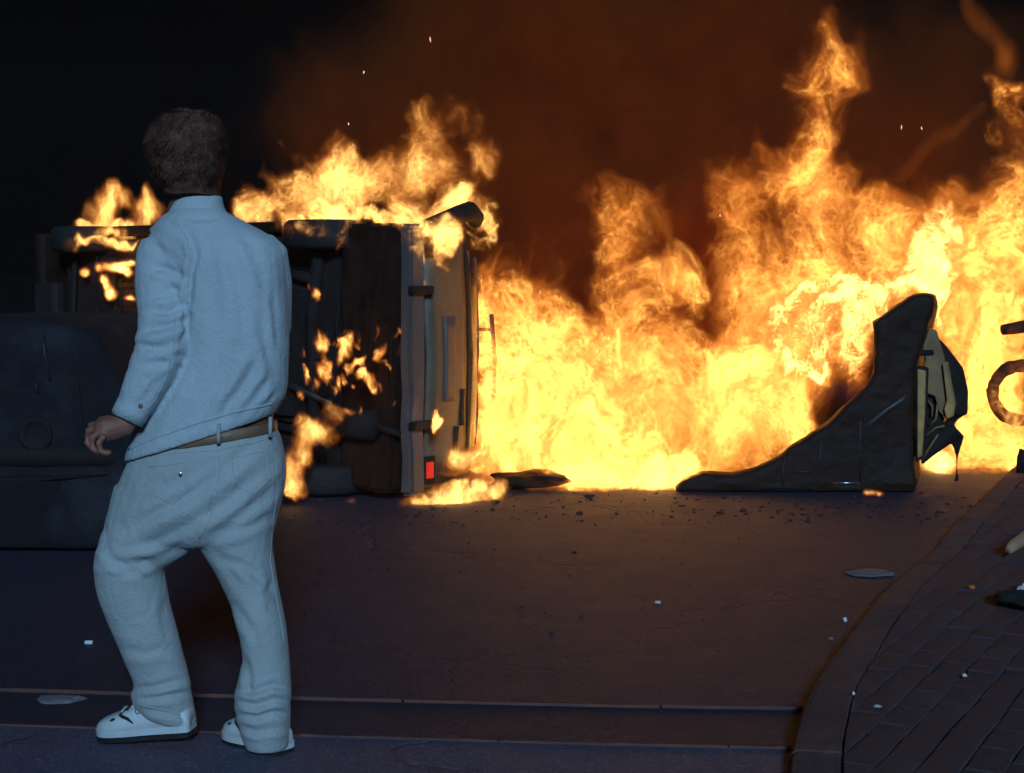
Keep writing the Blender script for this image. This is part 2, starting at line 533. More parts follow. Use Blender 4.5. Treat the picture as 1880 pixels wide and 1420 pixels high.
M_rim = mat('steel_rim', (0.09, 0.075, 0.065), 0.5, 0.7, var=0.4, scale=12)
def lamp_mat():
    m = bpy.data.materials.new('red_lamp_lens'); m.use_nodes = True
    b = m.node_tree.nodes['Principled BSDF']
    b.inputs['Base Color'].default_value = (.62, .02, .012, 1); b.inputs['Roughness'].default_value = .2
    b.inputs['Emission Color'].default_value = (1, .05, .03, 1); b.inputs['Emission Strength'].default_value = .38   # the lamp is still lit
    return m
M_lens = lamp_mat()

# ---- 1: hatchback on its side, belly towards the camera, its tail at the right
TH = math.radians(38)
O1 = Vector((-.627, 9.0, 0))
F1 = Vector((-math.cos(TH), math.sin(TH), 0)); U1 = Vector((math.sin(TH), math.cos(TH), 0))
def C(s, u, w): return O1 + F1 * s + U1 * u + Vector((0, 0, w))
CM = Matrix((( F1.x, U1.x, 0, O1.x), (F1.y, U1.y, 0, O1.y), (0, 0, 1, 0), (0, 0, 0, 1)))
WID = 1.64

def wheel(name, center, axis, r, w, parent, flat=1.0):
    """tyre with its rim as a sub-part"""
    t = bobj(name, lathe_bm(center, axis, [(-w / 2, r * .62), (-w / 2, r * .90), (-w * .36, r * .985), (-w * .12, r), (w * .12, r), (w * .36, r * .985), (w / 2, r * .90), (w / 2, r * .62)], 40), M_tyre, parent, True)
    bobj('rim', lathe_bm(center, axis, [(-w * .46, r * .60), (-w * .40, r * .66), (-w * .1, r * .5), (w * .1, r * .45), (w * .30, r * .64), (w * .52, r * .62), (w * .46, r * .58), (w * .2, r * .3), (w * .36, r * .12)], 28), M_rim, t, True)
    return t

def burning_car():
    root = empty('burning_car', tuple(C(1.7, .5, 0))); tag(root, 'burning hatchback lying on its side with sooty belly and tail towards the open fire', 'car')
    prof = [(-.01, .10), (.0, .34), (.05, .56), (.16, .80), (.36, 1.06), (.52, 1.16), (.9, 1.20), (1.9, 1.20), (2.2, 1.12), (2.62, .80), (3.05, .74), (3.42, .62), (3.55, .46), (3.54, .20), (3.40, .06), (3.0, .02), (2.1, .0), (1.2, .0), (.5, .02), (.10, .04)]
    def inset(u):                                             # the cabin leans in towards the roof
        return .02 + .0 * u if u < .62 else .02 + (u - .62) * .34
    bm = bmesh.new(); rows = []
    for a in (0, .02, .5, .98, 1):
        row = []
        for s, u in prof:
            i0 = inset(u) + (.03 if a in (0, 1) else 0); w = i0 + (WID - 2 * i0) * a
            crown = .035 * math.sin(math.pi * a) if .05 < a < .95 else 0
            du = crown if u > .5 else 0; ds = -crown if s < .4 else 0
            if a in (0, 1): s2, u2 = 1.75 + (s - 1.75) * .985, .5 + (u - .5) * .96
            else: s2, u2 = s, u
            row.append(bm.verts.new(C(s2 + ds, u2 + du, w)))
        rows.append(row)
    n = len(prof)
    for A, B in zip(rows, rows[1:]):
        for k in range(n): bm.faces.new((A[k], A[(k + 1) % n], B[(k + 1) % n], B[k]))
    bm.faces.new(rows[0]); bm.faces.new(rows[-1][::-1])
    body = bobj('body', bm, M_soot, root)
    R = Matrix(((F1.x, U1.x, 0), (F1.y, U1.y, 0), (0, 0, 1))).to_4x4()
    def cbox(name, s, u, w, m, par=root, bev=.012, rot=None, dent=0.0):
        """box between (s0,s1),(u0,u1),(w0,w1) in the car's own frame"""
        bm = bmesh.new(); c = C((s[0] + s[1]) / 2, (u[0] + u[1]) / 2, (w[0] + w[1]) / 2)
        M = Matrix.Translation(c) @ R
        if rot is not None: M = M @ rot
        box_bm(M, s[1] - s[0], u[1] - u[0], w[1] - w[0], bm)
        if dent:
            bmesh.ops.recalc_face_normals(bm, faces=bm.faces)
            bmesh.ops.bevel(bm, geom=bm.edges[:], offset=bev, segments=2, affect='EDGES', clamp_overlap=True)
            bmesh.ops.subdivide_edges(bm, edges=[e for e in bm.edges if e.calc_length() > .12], cuts=7, use_grid_fill=True)
            for v in bm.verts:
                q = v.co * 4.5
                v.co += Vector((mnoise.noise(q), mnoise.noise(q + Vector((7, 0, 0))), mnoise.noise(q + Vector((0, 9, 0))) * .6)) * dent + Vector((0, mnoise.noise(q * 3.3), 0)) * dent * .5
            bev = 0
        return bobj(name, bm, m, par, False, bev)
    # belly: floor pan with ribs, tunnel, tank, axle, exhaust, sills
    fl = cbox('floor_pan', (.48, 3.1), (-.030, .012), (.10, 1.54), M_floor, root, .01, None, .022)
    for k, w in enumerate((.28, .42, .60, 1.04, 1.22, 1.38)):
        cbox('floor_rib', (1.02, 2.55), (-.048, -.024), (w, w + .035), M_floor, fl, .006)
    cbox('tunnel', (1.0, 2.8), (-.02, .04), (.72, .92), M_char, fl, .01)
    cbox('boot_floor', (.02, .42), (-.085, .05), (.05, 1.60), M_soot, root, .02, None, .022)
    cbox('fuel_tank', (.74, 1.02), (-.12, .0), (.42, 1.22), M_char, root, .04, None, .02)
    for w0, w1 in ((.02, .09), (1.56, 1.63)):
        cbox('sill', (.9, 2.6), (-.06, .03), (w0, w1), M_soot, root, .015)
    bobj('axle_beam', tube_bm([C(.60, -.07, .18), C(.63, -.10, .5), C(.63, -.10, 1.1), C(.60, -.07, 1.46)], .038, 12), M_char, root, True)
    for w in (.34, 1.28):
        bobj('suspension_arm', tube_bm([C(.62, -.09, w), C(.85, -.06, w + .03), C(1.12, -.03, w + .04)], [.032, .028, .03], 8), M_char, root, True)
    rr = random.Random(5)
    for k in range(12):                                    # torn strips and burnt cables hanging from the belly
        s0, w0 = rr.uniform(.45, 2.9), rr.uniform(.35, 1.5); a = C(s0, -.05, w0)
        pts = [a, a + Vector((rr.uniform(-.05, .05), -rr.uniform(.02, .06), -rr.uniform(.06, .16))), a + Vector((rr.uniform(-.12, .12), -rr.uniform(.0, .06), -rr.uniform(.2, .42)))]
        bobj('burnt_cable', tube_bm(pts, [.010, .008, .004], 6), M_char, root, True)
    for k in range(7):
        s0, w0 = rr.uniform(.6, 2.6), rr.uniform(.3, 1.4); bm = bmesh.new(); rows = []
        wd = rr.uniform(.05, .13)
        for q in range(6):
            t = q / 5
            rows.append([bm.verts.new(C(s0 + b * wd * (1 - .5 * t) + .03 * math.sin(t * 5 + k), -.05 - .05 * math.sin(t * 4 + k) - .02 * b, w0 - t * rr.uniform(.16, .24))) for b in (-1, 0, 1)])
        for A, B in zip(rows, rows[1:]):
            for z in range(2): bm.faces.new((A[z], A[z + 1], B[z + 1], B[z]))
        o = bobj('torn_sheet', bm, M_floor if k % 2 else M_soot, root, True)
        md = o.modifiers.new('thick', 'SOLIDIFY'); md.thickness = .004
    ex = bobj('exhaust_pipe', tube_bm([C(3.0, -.07, .92), C(2.2, -.075, .86), C(1.5, -.075, .80), C(1.05, -.10, .70), C(.72, -.13, .62), C(.46, -.12, .55)], .024, 10), M_rim, root, True)
    bobj('silencer', lathe_bm(C(.10, -.125, .44), F1, [(0, .03), (.02, .085), (.36, .085), (.38, .03)], 18), M_char, ex, True)
    bobj('tail_pipe', tube_bm([C(.12, -.12, .44), C(-.05, -.09, .40)], .020, 10), M_char, ex, True)
    cbox('engine_sump', (2.72, 3.12), (-.11, .03), (.52, 1.02), M_char, root, .04)
    cbox('crossmember', (2.52, 2.62), (-.075, .0), (.22, 1.42), M_char, root, .015)
    bobj('steering_rod', tube_bm([C(2.95, -.07, .2), C(2.98, -.09, .8), C(2.95, -.07, 1.44)], .018, 8), M_char, root, True)
    # wheels: the car lies on its side, so they lie flat
    for s, w in ((.60, 1.545), (2.88, 1.545), (.60, .10), (2.88, .10)):
        wheel('wheel', C(s, .02 if w > 1 else -.02, w), (0, 0, 1 if w > 1 else -1), .275, .17, root)
        bobj('wheel_arch', tube_bm([C(s + .33 * math.cos(t), -.02 + .33 * math.sin(t), w + (.075 if w > 1 else -.06)) for t in np.linspace(.1, math.pi - .1, 12)], .018, 6), M_soot, root, True)
    # tail: bumper with two guards, tailgate, window, lamps
    bum = cbox('bumper', (-.075, .02), (-.02, .115), (.03, 1.60), M_bumper, root, .022, None, .012)
    for w in (.44, 1.22):
        cbox('bumper_guard', (-.115, -.06), (-.03, .15), (w - .022, w + .026), M_char, bum, .012)
    def tail_panel(name, lo_, hi_, w0, w1, m, out, par=root):
        """a sheet lying on the sloping tail between two heights u"""
        us = np.linspace(lo_, hi_, 6)
        ps, pu = [p[0] for p in prof[:6]], [p[1] for p in prof[:6]]
        bm = bmesh.new(); rows = []
        for u in us:
            s = np.interp(u, pu, ps); i0 = max(0, (u - .62) * .34)
            row = []
            for a in np.linspace(0, 1, 7):
                w = w0 + i0 + (w1 - w0 - 2 * i0) * a
                row.append(C(s - .045 * math.sin(math.pi * min(1, max(0, w / WID))) - out + .014 * mnoise.noise(Vector((w * 4, u * 6, 2))), u, w))
            rows.append(row)
        inner = [[p + F1 * .03 for p in r] for r in rows]
        V = [[bm.verts.new(p) for p in r] for r in rows]; I = [[bm.verts.new(p) for p in r] for r in inner]
        for i in range(5):
            for k in range(6):
                bm.faces.new((V[i][k], V[i][k + 1], V[i + 1][k + 1], V[i + 1][k])); bm.faces.new((I[i][k + 1], I[i][k], I[i + 1][k], I[i + 1][k + 1]))
        for i in range(5):
            for k in (0, 6): bm.faces.new((V[i][k], V[i + 1][k], I[i + 1][k], I[i][k]))
        for k in range(6):
            for i in (0, 5): bm.faces.new((V[i][k], V[i][k + 1], I[i][k + 1], I[i][k]))
        return bobj(name, bm, m, par, True)
    tg = tail_panel('tailgate', .14, .60, .06, 1.58, M_tail, .012)
    tail_panel('rear_window', .64, .98, .17, 1.47, M_glass, .010, tg)
    tail_panel('window_frame', .60, .645, .12, 1.52, M_char, .018, tg)
    tail_panel('spoiler', .98, 1.12, .10, 1.54, M_tail, .016)
    for w in (.30, .52): tail_panel('scorch_strip', .34 + w * .3, .385 + w * .3, w - .12, w + .10, M_char, .019, tg)
    tail_panel('number_plate', .30, .42, .56, 1.06, M_bumper, .020, tg)
    for w0, w1, m in ((.10, .235, M_lens), (1.42, 1.55, M_char)):
        fr = cbox('lamp_housing', (-.050, .02), (.128, .225), (w0 - .012, w1 + .012), M_char, root, .008)
        tl = cbox('tail_lamp', (-.062, -.03), (.140, .198), (w0 + .018, w1 - .020), m, fr, .006)
        for q in range(4): cbox('lens_rib', (-.066, -.058), (.148 + q * .012, .153 + q * .012), (w0 + .024, w1 - .026), m, tl, .001)
    # torn strip hanging off the roof side and the drooping upper corner
    bobj('roof_rail', tube_bm([C(.34, 1.25, .45), C(.34, 1.27, .75), C(.36, 1.26, 1.05)], .016, 8), mat('reddish_rust', (.35, .12, .05), .7), root, True)  # plain reddish colour on the rail
    for w in (.55, .95): bobj('rail_bracket', tube_bm([C(.50, 1.14, w), C(.42, 1.22, w), C(.35, 1.265, w)], .012, 6), M_char, root, True)
    bm = bmesh.new()
    pts = [C(.0, .20, 1.60), C(-.06, .42, 1.66), C(.0, .60, 1.69), C(.1, .78, 1.66), C(.2, .88, 1.58)]
    tube_bm(pts, [.03, .055, .06, .055, .03], 10, bm)
    bobj('side_trim', bm, M_char, root, True)
    bobj('door_mirror', lathe_bm(C(1.95, .78, 1.66), (0, 0, 1), [(-.04, .05), (0, .085), (.06, .08), (.10, .04)], 14), M_char, root, True)
    # front end: grille, bumper, lamp
    fb = cbox('front_bumper', (3.50, 3.60), (.05, .24), (.04, 1.60), M_soot, root, .03)
    for w in (.18, 1.46):
        bobj('headlight', lathe_bm(C(3.545, .42, w), F1, [(-.02, .10), (.0, .10), (.02, .08), (.03, .02)], 20), M_glass, fb, True)
    cbox('wheel_liner', (3.25, 3.50), (-.03, .10), (.45, 1.25), M_floor, root, .03)
    return root
CAR1 = burning_car()

# ---- 2: charred car shell on its side at the right
def sideways_shell():
    Y = 9.36
    root = empty('car_wreck', tuple(ground(1600, 906))); tag(root, 'charred black car shell on its side sloping down to the ground', 'wrecked car')
    out = [(1236, 903), (1246, 888), (1264, 876), (1290, 868), (1318, 869), (1345, 871), (1372, 866), (1405, 851), (1434, 836), (1446, 822), (1482, 800), (1515, 779), (1538, 758), (1562, 737), (1590, 711), (1600, 690), (1604, 655), (1604, 620), (1602, 592), (1622, 577), (1640, 565), (1664, 549), (1678, 542), (1696, 539), (1712, 543), (1714, 556), (1710, 578), (1703, 606), (1692, 640), (1683, 668), (1680, 700), (1678, 770), (1678, 840), (1680, 905)]
    P = [at(x, y, Y) for x, y in out]
    for p in P: p.z = max(p.z, .004)
    n = len(P); cx = sum((p for p in P), Vector()) / n
    def layer(push, inset):
        res = []
        for i, p in enumerate(P):
            t = P[(i + 1) % n] - P[i - 1]
            nn = Vector((-t.z, 0, t.x)).normalized()           # outward in the plane of the outline
            q = p + nn * inset * (-1)
            if p.z < .03 and push <= .1: q.z = .004
            if push > .1:
                q.z = max(.004, q.z - max(0, CAM_H - p.z) * push / Y * 1.25) if p.z > .03 else .004
            q.x += max(0, push) * p.x / Y * (1.04 + .10 * max(0, p.x - 1.2))
            q.y = p.y + push
            res.append(q)
        return res
    # the belly bulges a little to the camera; the shell runs back 0.95 m
    bm = bmesh.new()
    L = [layer(.90, .0), layer(.50, .0), layer(.10, .0), layer(.0, .003), layer(-.022, .012), layer(-.034, .035)]
    rs = [[bm.verts.new(p) for p in l] for l in L]
    for A, B in zip(rs, rs[1:]):
        for k in range(n): bm.faces.new((A[k], A[(k + 1) % n], B[(k + 1) % n], B[k]))
    from mathutils.geometry import tessellate_polygon
    for ring in (rs[0], rs[-1]):
        for tri in tessellate_polygon([[Vector((v.co.x, v.co.z, 0)) for v in ring]]):
            try: bm.faces.new([ring[k] for k in tri])
            except ValueError: pass
    def dent(me):
        nn = [v.normal.copy() for v in me.vertices]
        for v, vn in zip(me.vertices, nn):
            if v.co.z > .04:
                q = v.co.copy()
                v.co = q + vn * (.016 * mnoise.noise(q * 3.2) + .007 * mnoise.noise(q * 9) + .004 * mnoise.noise(q * 24))
    body = skinned('body', bm, .014, 2, M_soot, root, dent)
    # ribs and seams on the side turned to us
    def seam(pts, r, m, d=-.036, name='seam', par=None):
        return bobj(name, tube_bm([at(x, y, Y + d) for x, y in pts], r, 6), m, par or body, True)
    M_seam = mat('bare_steel_edge', (.06, .042, .032), .55, .3, var=.3, scale=30)
    seam([(1506, 800), (1505, 845), (1508, 890)], .005, M_seam); seam([(1580, 745), (1579, 810), (1580, 885)], .005, M_seam)
    seam([(1440, 840), (1436, 870), (1440, 898)], .005, M_seam)
    seam([(1530, 887), (1555, 887), (1578, 887)], .006, mat('bright_trim', (.6, .6, .62), .25, .9), -.038, 'trim_strip')
    seam([(1450, 868), (1475, 866), (1498, 867)], .005, M_seam, -.037, 'trim_strip')
    pts = [(1580, 790), (1600, 775), (1628, 752), (1655, 735), (1668, 722)]
    bobj('crease', tube_bm([at(x, y, Y - .026) for x, y in pts], [.008, .022, .026, .022, .008], 10), mat('dented_panel', (.035, .025, .025), .5, var=.3), body, True)
    seam([(1395, 897), (1440, 896), (1490, 897)], .007, M_char, -.036, 'sill')
    bobj('bracket', tube_bm([at(1676, 648, Y + .02), at(1690, 648, Y + .04), at(1712, 648, Y + .06)], .018, 8), M_char, body, True)
    # the end of the car, turned to the right: lamp strip, inner panel, dark bay, melted bumper
    def slab(name, outl, y0, y1, m, par=root, bulge=0.0, noise_=.0):
        bm = bmesh.new(); n = len(outl)
        A = [bm.verts.new(at(x, y, y0)) for x, y in outl]
        k = y1 - y0
        B = [bm.verts.new(at(x, y, y0) + Vector((.02, k, 0))) for x, y in outl]
        bm.faces.new(A); bm.faces.new(B[::-1])
        for i in range(n): bm.faces.new((A[i], B[i], B[(i + 1) % n], A[(i + 1) % n]))
        o = bobj(name, bm, m, par, False, .006)
        return o
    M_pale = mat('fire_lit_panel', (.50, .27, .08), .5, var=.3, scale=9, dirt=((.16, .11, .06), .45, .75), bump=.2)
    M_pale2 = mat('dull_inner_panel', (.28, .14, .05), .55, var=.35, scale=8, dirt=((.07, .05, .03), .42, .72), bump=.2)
    fr = slab('lamp_frame', [(1680, 672), (1704, 676), (1701, 760), (1697, 840), (1681, 850)], 9.44, 9.50, M_char)
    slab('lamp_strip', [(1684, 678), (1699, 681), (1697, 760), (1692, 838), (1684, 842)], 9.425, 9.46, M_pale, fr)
    slab('inner_panel', [(1694, 620), (1706, 602), (1720, 608), (1734, 655), (1742, 700), (1748, 745), (1736, 768), (1724, 756), (1716, 728), (1700, 722)], 9.52, 9.60, M_pale2)
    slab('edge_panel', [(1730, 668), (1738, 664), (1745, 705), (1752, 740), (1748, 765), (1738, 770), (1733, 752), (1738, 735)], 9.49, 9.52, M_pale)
    bay = slab('engine_bay', [(1700, 718), (1718, 726), (1734, 770), (1724, 800), (1698, 845), (1698, 780)], 9.56, 9.75, M_char)
    for pts in ([(1704, 735), (1712, 748), (1710, 765)], [(1722, 740), (1718, 770), (1706, 780)], [(1700, 800), (1718, 786), (1734, 782)], [(1692, 846), (1706, 822), (1722, 798)]):
        bobj('pipe', tube_bm([at(x, y, 9.53) for x, y in pts], .008, 8), M_pale2, bay, True)
    # melted bumper: a sagging black skin with a drip that reaches the ground
    bm = bmesh.new()
    sk = [(1706, 612, 9.66, .02), (1722, 640, 9.66, .05), (1744, 684, 9.68, .085), (1752, 720, 9.70, .085), (1750, 758, 9.70, .088), (1745, 790, 9.69, .085), (1728, 806, 9.67, .06), (1704, 832, 9.62, .035), (1692, 852, 9.60, .012)]
    tube_bm([at(x, y, Y_) for x, y, Y_, r in sk], [r for *_, r in sk], 16, bm)
    dr = [(1756, 800, 9.69, .05), (1757, 820, 9.69, .026), (1757, 836, 9.69, .011), (1757, 852, 9.69, .008), (1757, 866, 9.69, .009), (1756, 884, 9.69, .016)]
    tube_bm([at(x, y, Y_) for x, y, Y_, r in dr], [r for *_, r in dr], 12, bm)
    skinned('melted_bumper', bm, .012, 3, M_char, root)
    # puddle of burning melt under the corner is part of the fire
    return root
CAR2 = sideways_shell()

# ---- 3: burning wreck cut by the right edge of the picture
def edge_wreck():
    root = empty('burnt_wreck', tuple(ground(1900, 868))); tag(root, 'burnt out wreck with bare frame and burning wheel at the edge beyond the black shell', 'wrecked car')
    Y = 10.1
    def T_(name, pts, r, m=M_char): return bobj(name, tube_bm([at(x, y, Y + d) for x, y, d in pts], r, 10), m, root, True)
    bm = bmesh.new()
    V = [(1905, 560, .1), (2050, 520, .3), (2200, 540, .5), (2230, 700, .5), (2200, 850, .5), (2000, 866, .25), (1915, 862, .1), (1895, 740, .05)]
    A = [bm.verts.new(at(x, y, Y + d)) for x, y, d in V]; B = [bm.verts.new(at(x, y, Y + d) + Vector((.1, .9, 0))) for x, y, d in V]
    bm.faces.new(A); bm.faces.new(B[::-1])
    for i in range(len(V)): bm.faces.new((A[i], B[i], B[(i + 1) % len(V)], A[(i + 1) % len(V)]))
    bobj('body', bm, M_char, root, False, .03)
    T_('frame_bar', [(1840, 606, -.06), (1862, 603, -.05), (1890, 598, -.03), (1950, 594, .1)], [.034, .040, .044, .044])
    wc = (1872, 722)
    bm = bmesh.new(); ring_ = []; rad_ = []
    for t in np.linspace(0, 2 * math.pi, 30)[:-1]:
        k = 1 + .05 * mnoise.noise(Vector((math.cos(t) * 3, math.sin(t) * 3, 0)))
        ring_.append(at(wc[0] + 50 * math.cos(t) * k, wc[1] - 50 * math.sin(t) * k, Y - .10)); rad_.append(.040 + .014 * mnoise.noise(Vector((math.cos(t) * 5, math.sin(t) * 5, 4))))
    tube_bm(ring_, rad_, 10, bm, closed=True)
    t = bobj('wheel', bm, M_char, root, True)
    T_('post', [(1874, 868, -.2), (1876, 840, -.2), (1880, 826, -.2)], .03)
    return root
CAR3 = edge_wreck()

# ---- 4: dark car in the shadow at the left
def dark_car():
    Y = 7.35
    root = empty('dark_car', tuple(ground(-40, 1010))); tag(root, 'dark blue car body in shadow beyond the hand of the walking person', 'car')
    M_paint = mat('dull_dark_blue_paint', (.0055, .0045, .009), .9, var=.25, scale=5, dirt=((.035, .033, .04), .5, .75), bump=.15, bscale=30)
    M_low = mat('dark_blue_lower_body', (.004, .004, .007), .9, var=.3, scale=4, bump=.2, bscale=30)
    out = [(-330, 640), (-260, 604), (-120, 586), (0, 585), (60, 587), (112, 593), (150, 602), (176, 612), (196, 640), (222, 682), (246, 742), (254, 800), (254, 870), (252, 960), (246, 1004), (120, 1010), (-100, 1012), (-330, 1012)]
    def P(x, y, Yd): return at(x, y, Yd)
    bm = bmesh.new(); n = len(out)
    c = Vector((at(-40, 800, Y).x, 0, at(-40, 800, Y).z))
    def lay(dY, sh, dz=0.0):
        r = []
        for x, y in out:
            p = at(x, y, Y); p.x = c.x + (p.x - c.x) * sh; p.z = c.z + (p.z - c.z) * sh + dz; p.y = Y + dY; r.append(bm.verts.new(p))
        return r
    L = [lay(2.6, .80, -.05), lay(1.7, .97, .0), lay(.5, 1.0, .01), lay(.06, 1.0), lay(.02, .992), lay(-.01, .975), lay(-.03, .93), lay(-.04, .45)]
    for A, B in zip(L, L[1:]):
        for k in range(n): bm.faces.new((A[k], A[(k + 1) % n], B[(k + 1) % n], B[k]))
    bm.faces.new(L[0][::-1]); bm.faces.new(L[-1])
    bmesh.ops.triangulate(bm, faces=[f for f in bm.faces if len(f.verts) > 4])
    bmesh.ops.subdivide_edges(bm, edges=[e for e in bm.edges if e.calc_length() > .12], cuts=3, use_grid_fill=True)
    for v in bm.verts: v.co += Vector((mnoise.noise(v.co * 4), mnoise.noise(v.co * 4 + Vector((5, 0, 0))) * 1.6 + .8 * mnoise.noise(v.co * 11), mnoise.noise(v.co * 4 + Vector((0, 5, 0))))) * .014
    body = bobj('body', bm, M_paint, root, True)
    def tb(name, pts, r, m, d=-.06, par=root): return bobj(name, tube_bm([at(x, y, Y + d) for x, y in pts], r, 8), m, par, True)
    tb('panel_seam', [(78, 612), (82, 650), (92, 700)], .004, M_rim, -.045, body); tb('panel_seam', [(140, 690), (146, 740), (152, 800), (152, 830)], .007, M_char, -.04, body)
    tb('scratch', [(64, 700), (67, 712), (70, 722)], .0035, M_rim, -.052, body)
    # bumper with its mounting, round lamp hollow, lower panel
    bm = bmesh.new(); rows = []
    for x, d in ((-330, -.02), (-100, -.05), (20, -.06), (120, -.06), (185, -.045), (225, .0), (246, .10)):
        rows.append([bm.verts.new(at(x, y, Y + d + e)) for y, e in ((818, .06), (822, .0), (838, -.012), (854, .0), (860, .06))])
    for A, B in zip(rows, rows[1:]):
        for k in range(4): bm.faces.new((A[k], A[k + 1], B[k + 1], B[k]))
    bu = bobj('bumper', bm, M_char, root, True)
    lamp = bobj('headlight', lathe_bm(at(68, 796, Y - .03), (.05, -1, 0), [(0, .078), (.03, .080), (.042, .070), (.02, .055), (.01, .02)], 28), M_char, root, True)
    bm = bmesh.new()
    V = [at(-330, 880, Y - .05), at(60, 876, Y - .08), at(200, 872, Y - .05), at(246, 876, Y + .1), at(246, 1002, Y + .1), at(200, 1006, Y - .02), at(60, 1008, Y - .04), at(-330, 1008, Y - .02)]
    A = [bm.verts.new(p) for p in V]; B = [bm.verts.new(p + Vector((0, .12, 0))) for p in V]
    bm.faces.new(A); bm.faces.new(B[::-1])
    for i in range(8): bm.faces.new((A[i], B[i], B[(i + 1) % 8], A[(i + 1) % 8]))
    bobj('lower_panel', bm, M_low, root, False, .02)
    for x in (-250, 178):
        wheel('wheel', at(x, 940, Y + .55), (1, 0, 0), .29, .19, root)
    return root
CAR4 = dark_car()
# ================================================================== the walking person
M_skin = mat('skin', (0.30, 0.115, 0.075), 0.55, var=0.18, scale=14, bump=0.15, bscale=120)
def cloth_mat(name, col, var, weave=900.0, dirt=None):
    m = mat(name, col, 0.9, var=var, scale=5, bump=0.0, spec=0.15, dirt=dirt)
    T = NT(m.node_tree); b = T.n['Principled BSDF']
    tc = T.n.new('ShaderNodeTexCoord').outputs['Object']
    wq = T.v('ADD', tc, T.v('SCALE', T.noise(tc, 5.0, 2.0, color=True), scale=0.10))
    crease = T.noise(T.v('MULTIPLY', wq, (1.0, 1.0, 1.35)), 7.5, 3.0, 0.55, kind='RIDGED_MULTIFRACTAL')
    h = T.m('ADD', T.m('MULTIPLY', T.noise(T.v('MULTIPLY', tc, (1, 1, 0.3)), weave * 0.35, 3.0, 0.7), 0.25), T.m('ADD', T.m('MULTIPLY', T.noise(tc, 45.0, 5.0, 0.65), 0.8), T.m('MULTIPLY', crease, 1.1)))
    bn = T.n.new('ShaderNodeBump'); bn.inputs['Strength'].default_value = 0.6; bn.inputs['Distance'].default_value = 0.012
    # slubs in the yarn
    sl2 = T.noise(tc, 330.0, 2.0, 0.8); old = b.inputs['Base Color'].links[0].from_socket
    T.put(b.inputs['Base Color'], T.mix(T.m('MULTIPLY', T.mapr(sl2, 0.38, 0.62), 0.30), old, tuple(c * 0.55 for c in col)))
    T.put(bn.inputs['Height'], h); T.put(b.inputs['Normal'], bn.outputs[0])
    b.inputs['Sheen Weight'].default_value = 0.15
    return m
M_shirt = cloth_mat('pale_shirt_cotton', (0.56, 0.62, 0.65), 0.09)
M_trousers = cloth_mat('pale_trouser_denim', (0.50, 0.53, 0.52), 0.12, dirt=((0.34, 0.35, 0.33), 0.58, 0.82))
M_belt = mat('tan_leather', (0.24, 0.13, 0.075), 0.5, var=0.2, scale=30, bump=0.3)
M_hair = mat('brown_hair', (0.12, 0.052, 0.034), 0.6, var=0.55, scale=45, spec=.25)
M_shoe = mat('white_shoe_leather', (0.66, 0.68, 0.68), 0.45, var=0.08, scale=20, bump=0.15)
M_black = mat('black_rubber', (0.018, 0.018, 0.02), 0.7, var=0.3, scale=30, bump=0.3)

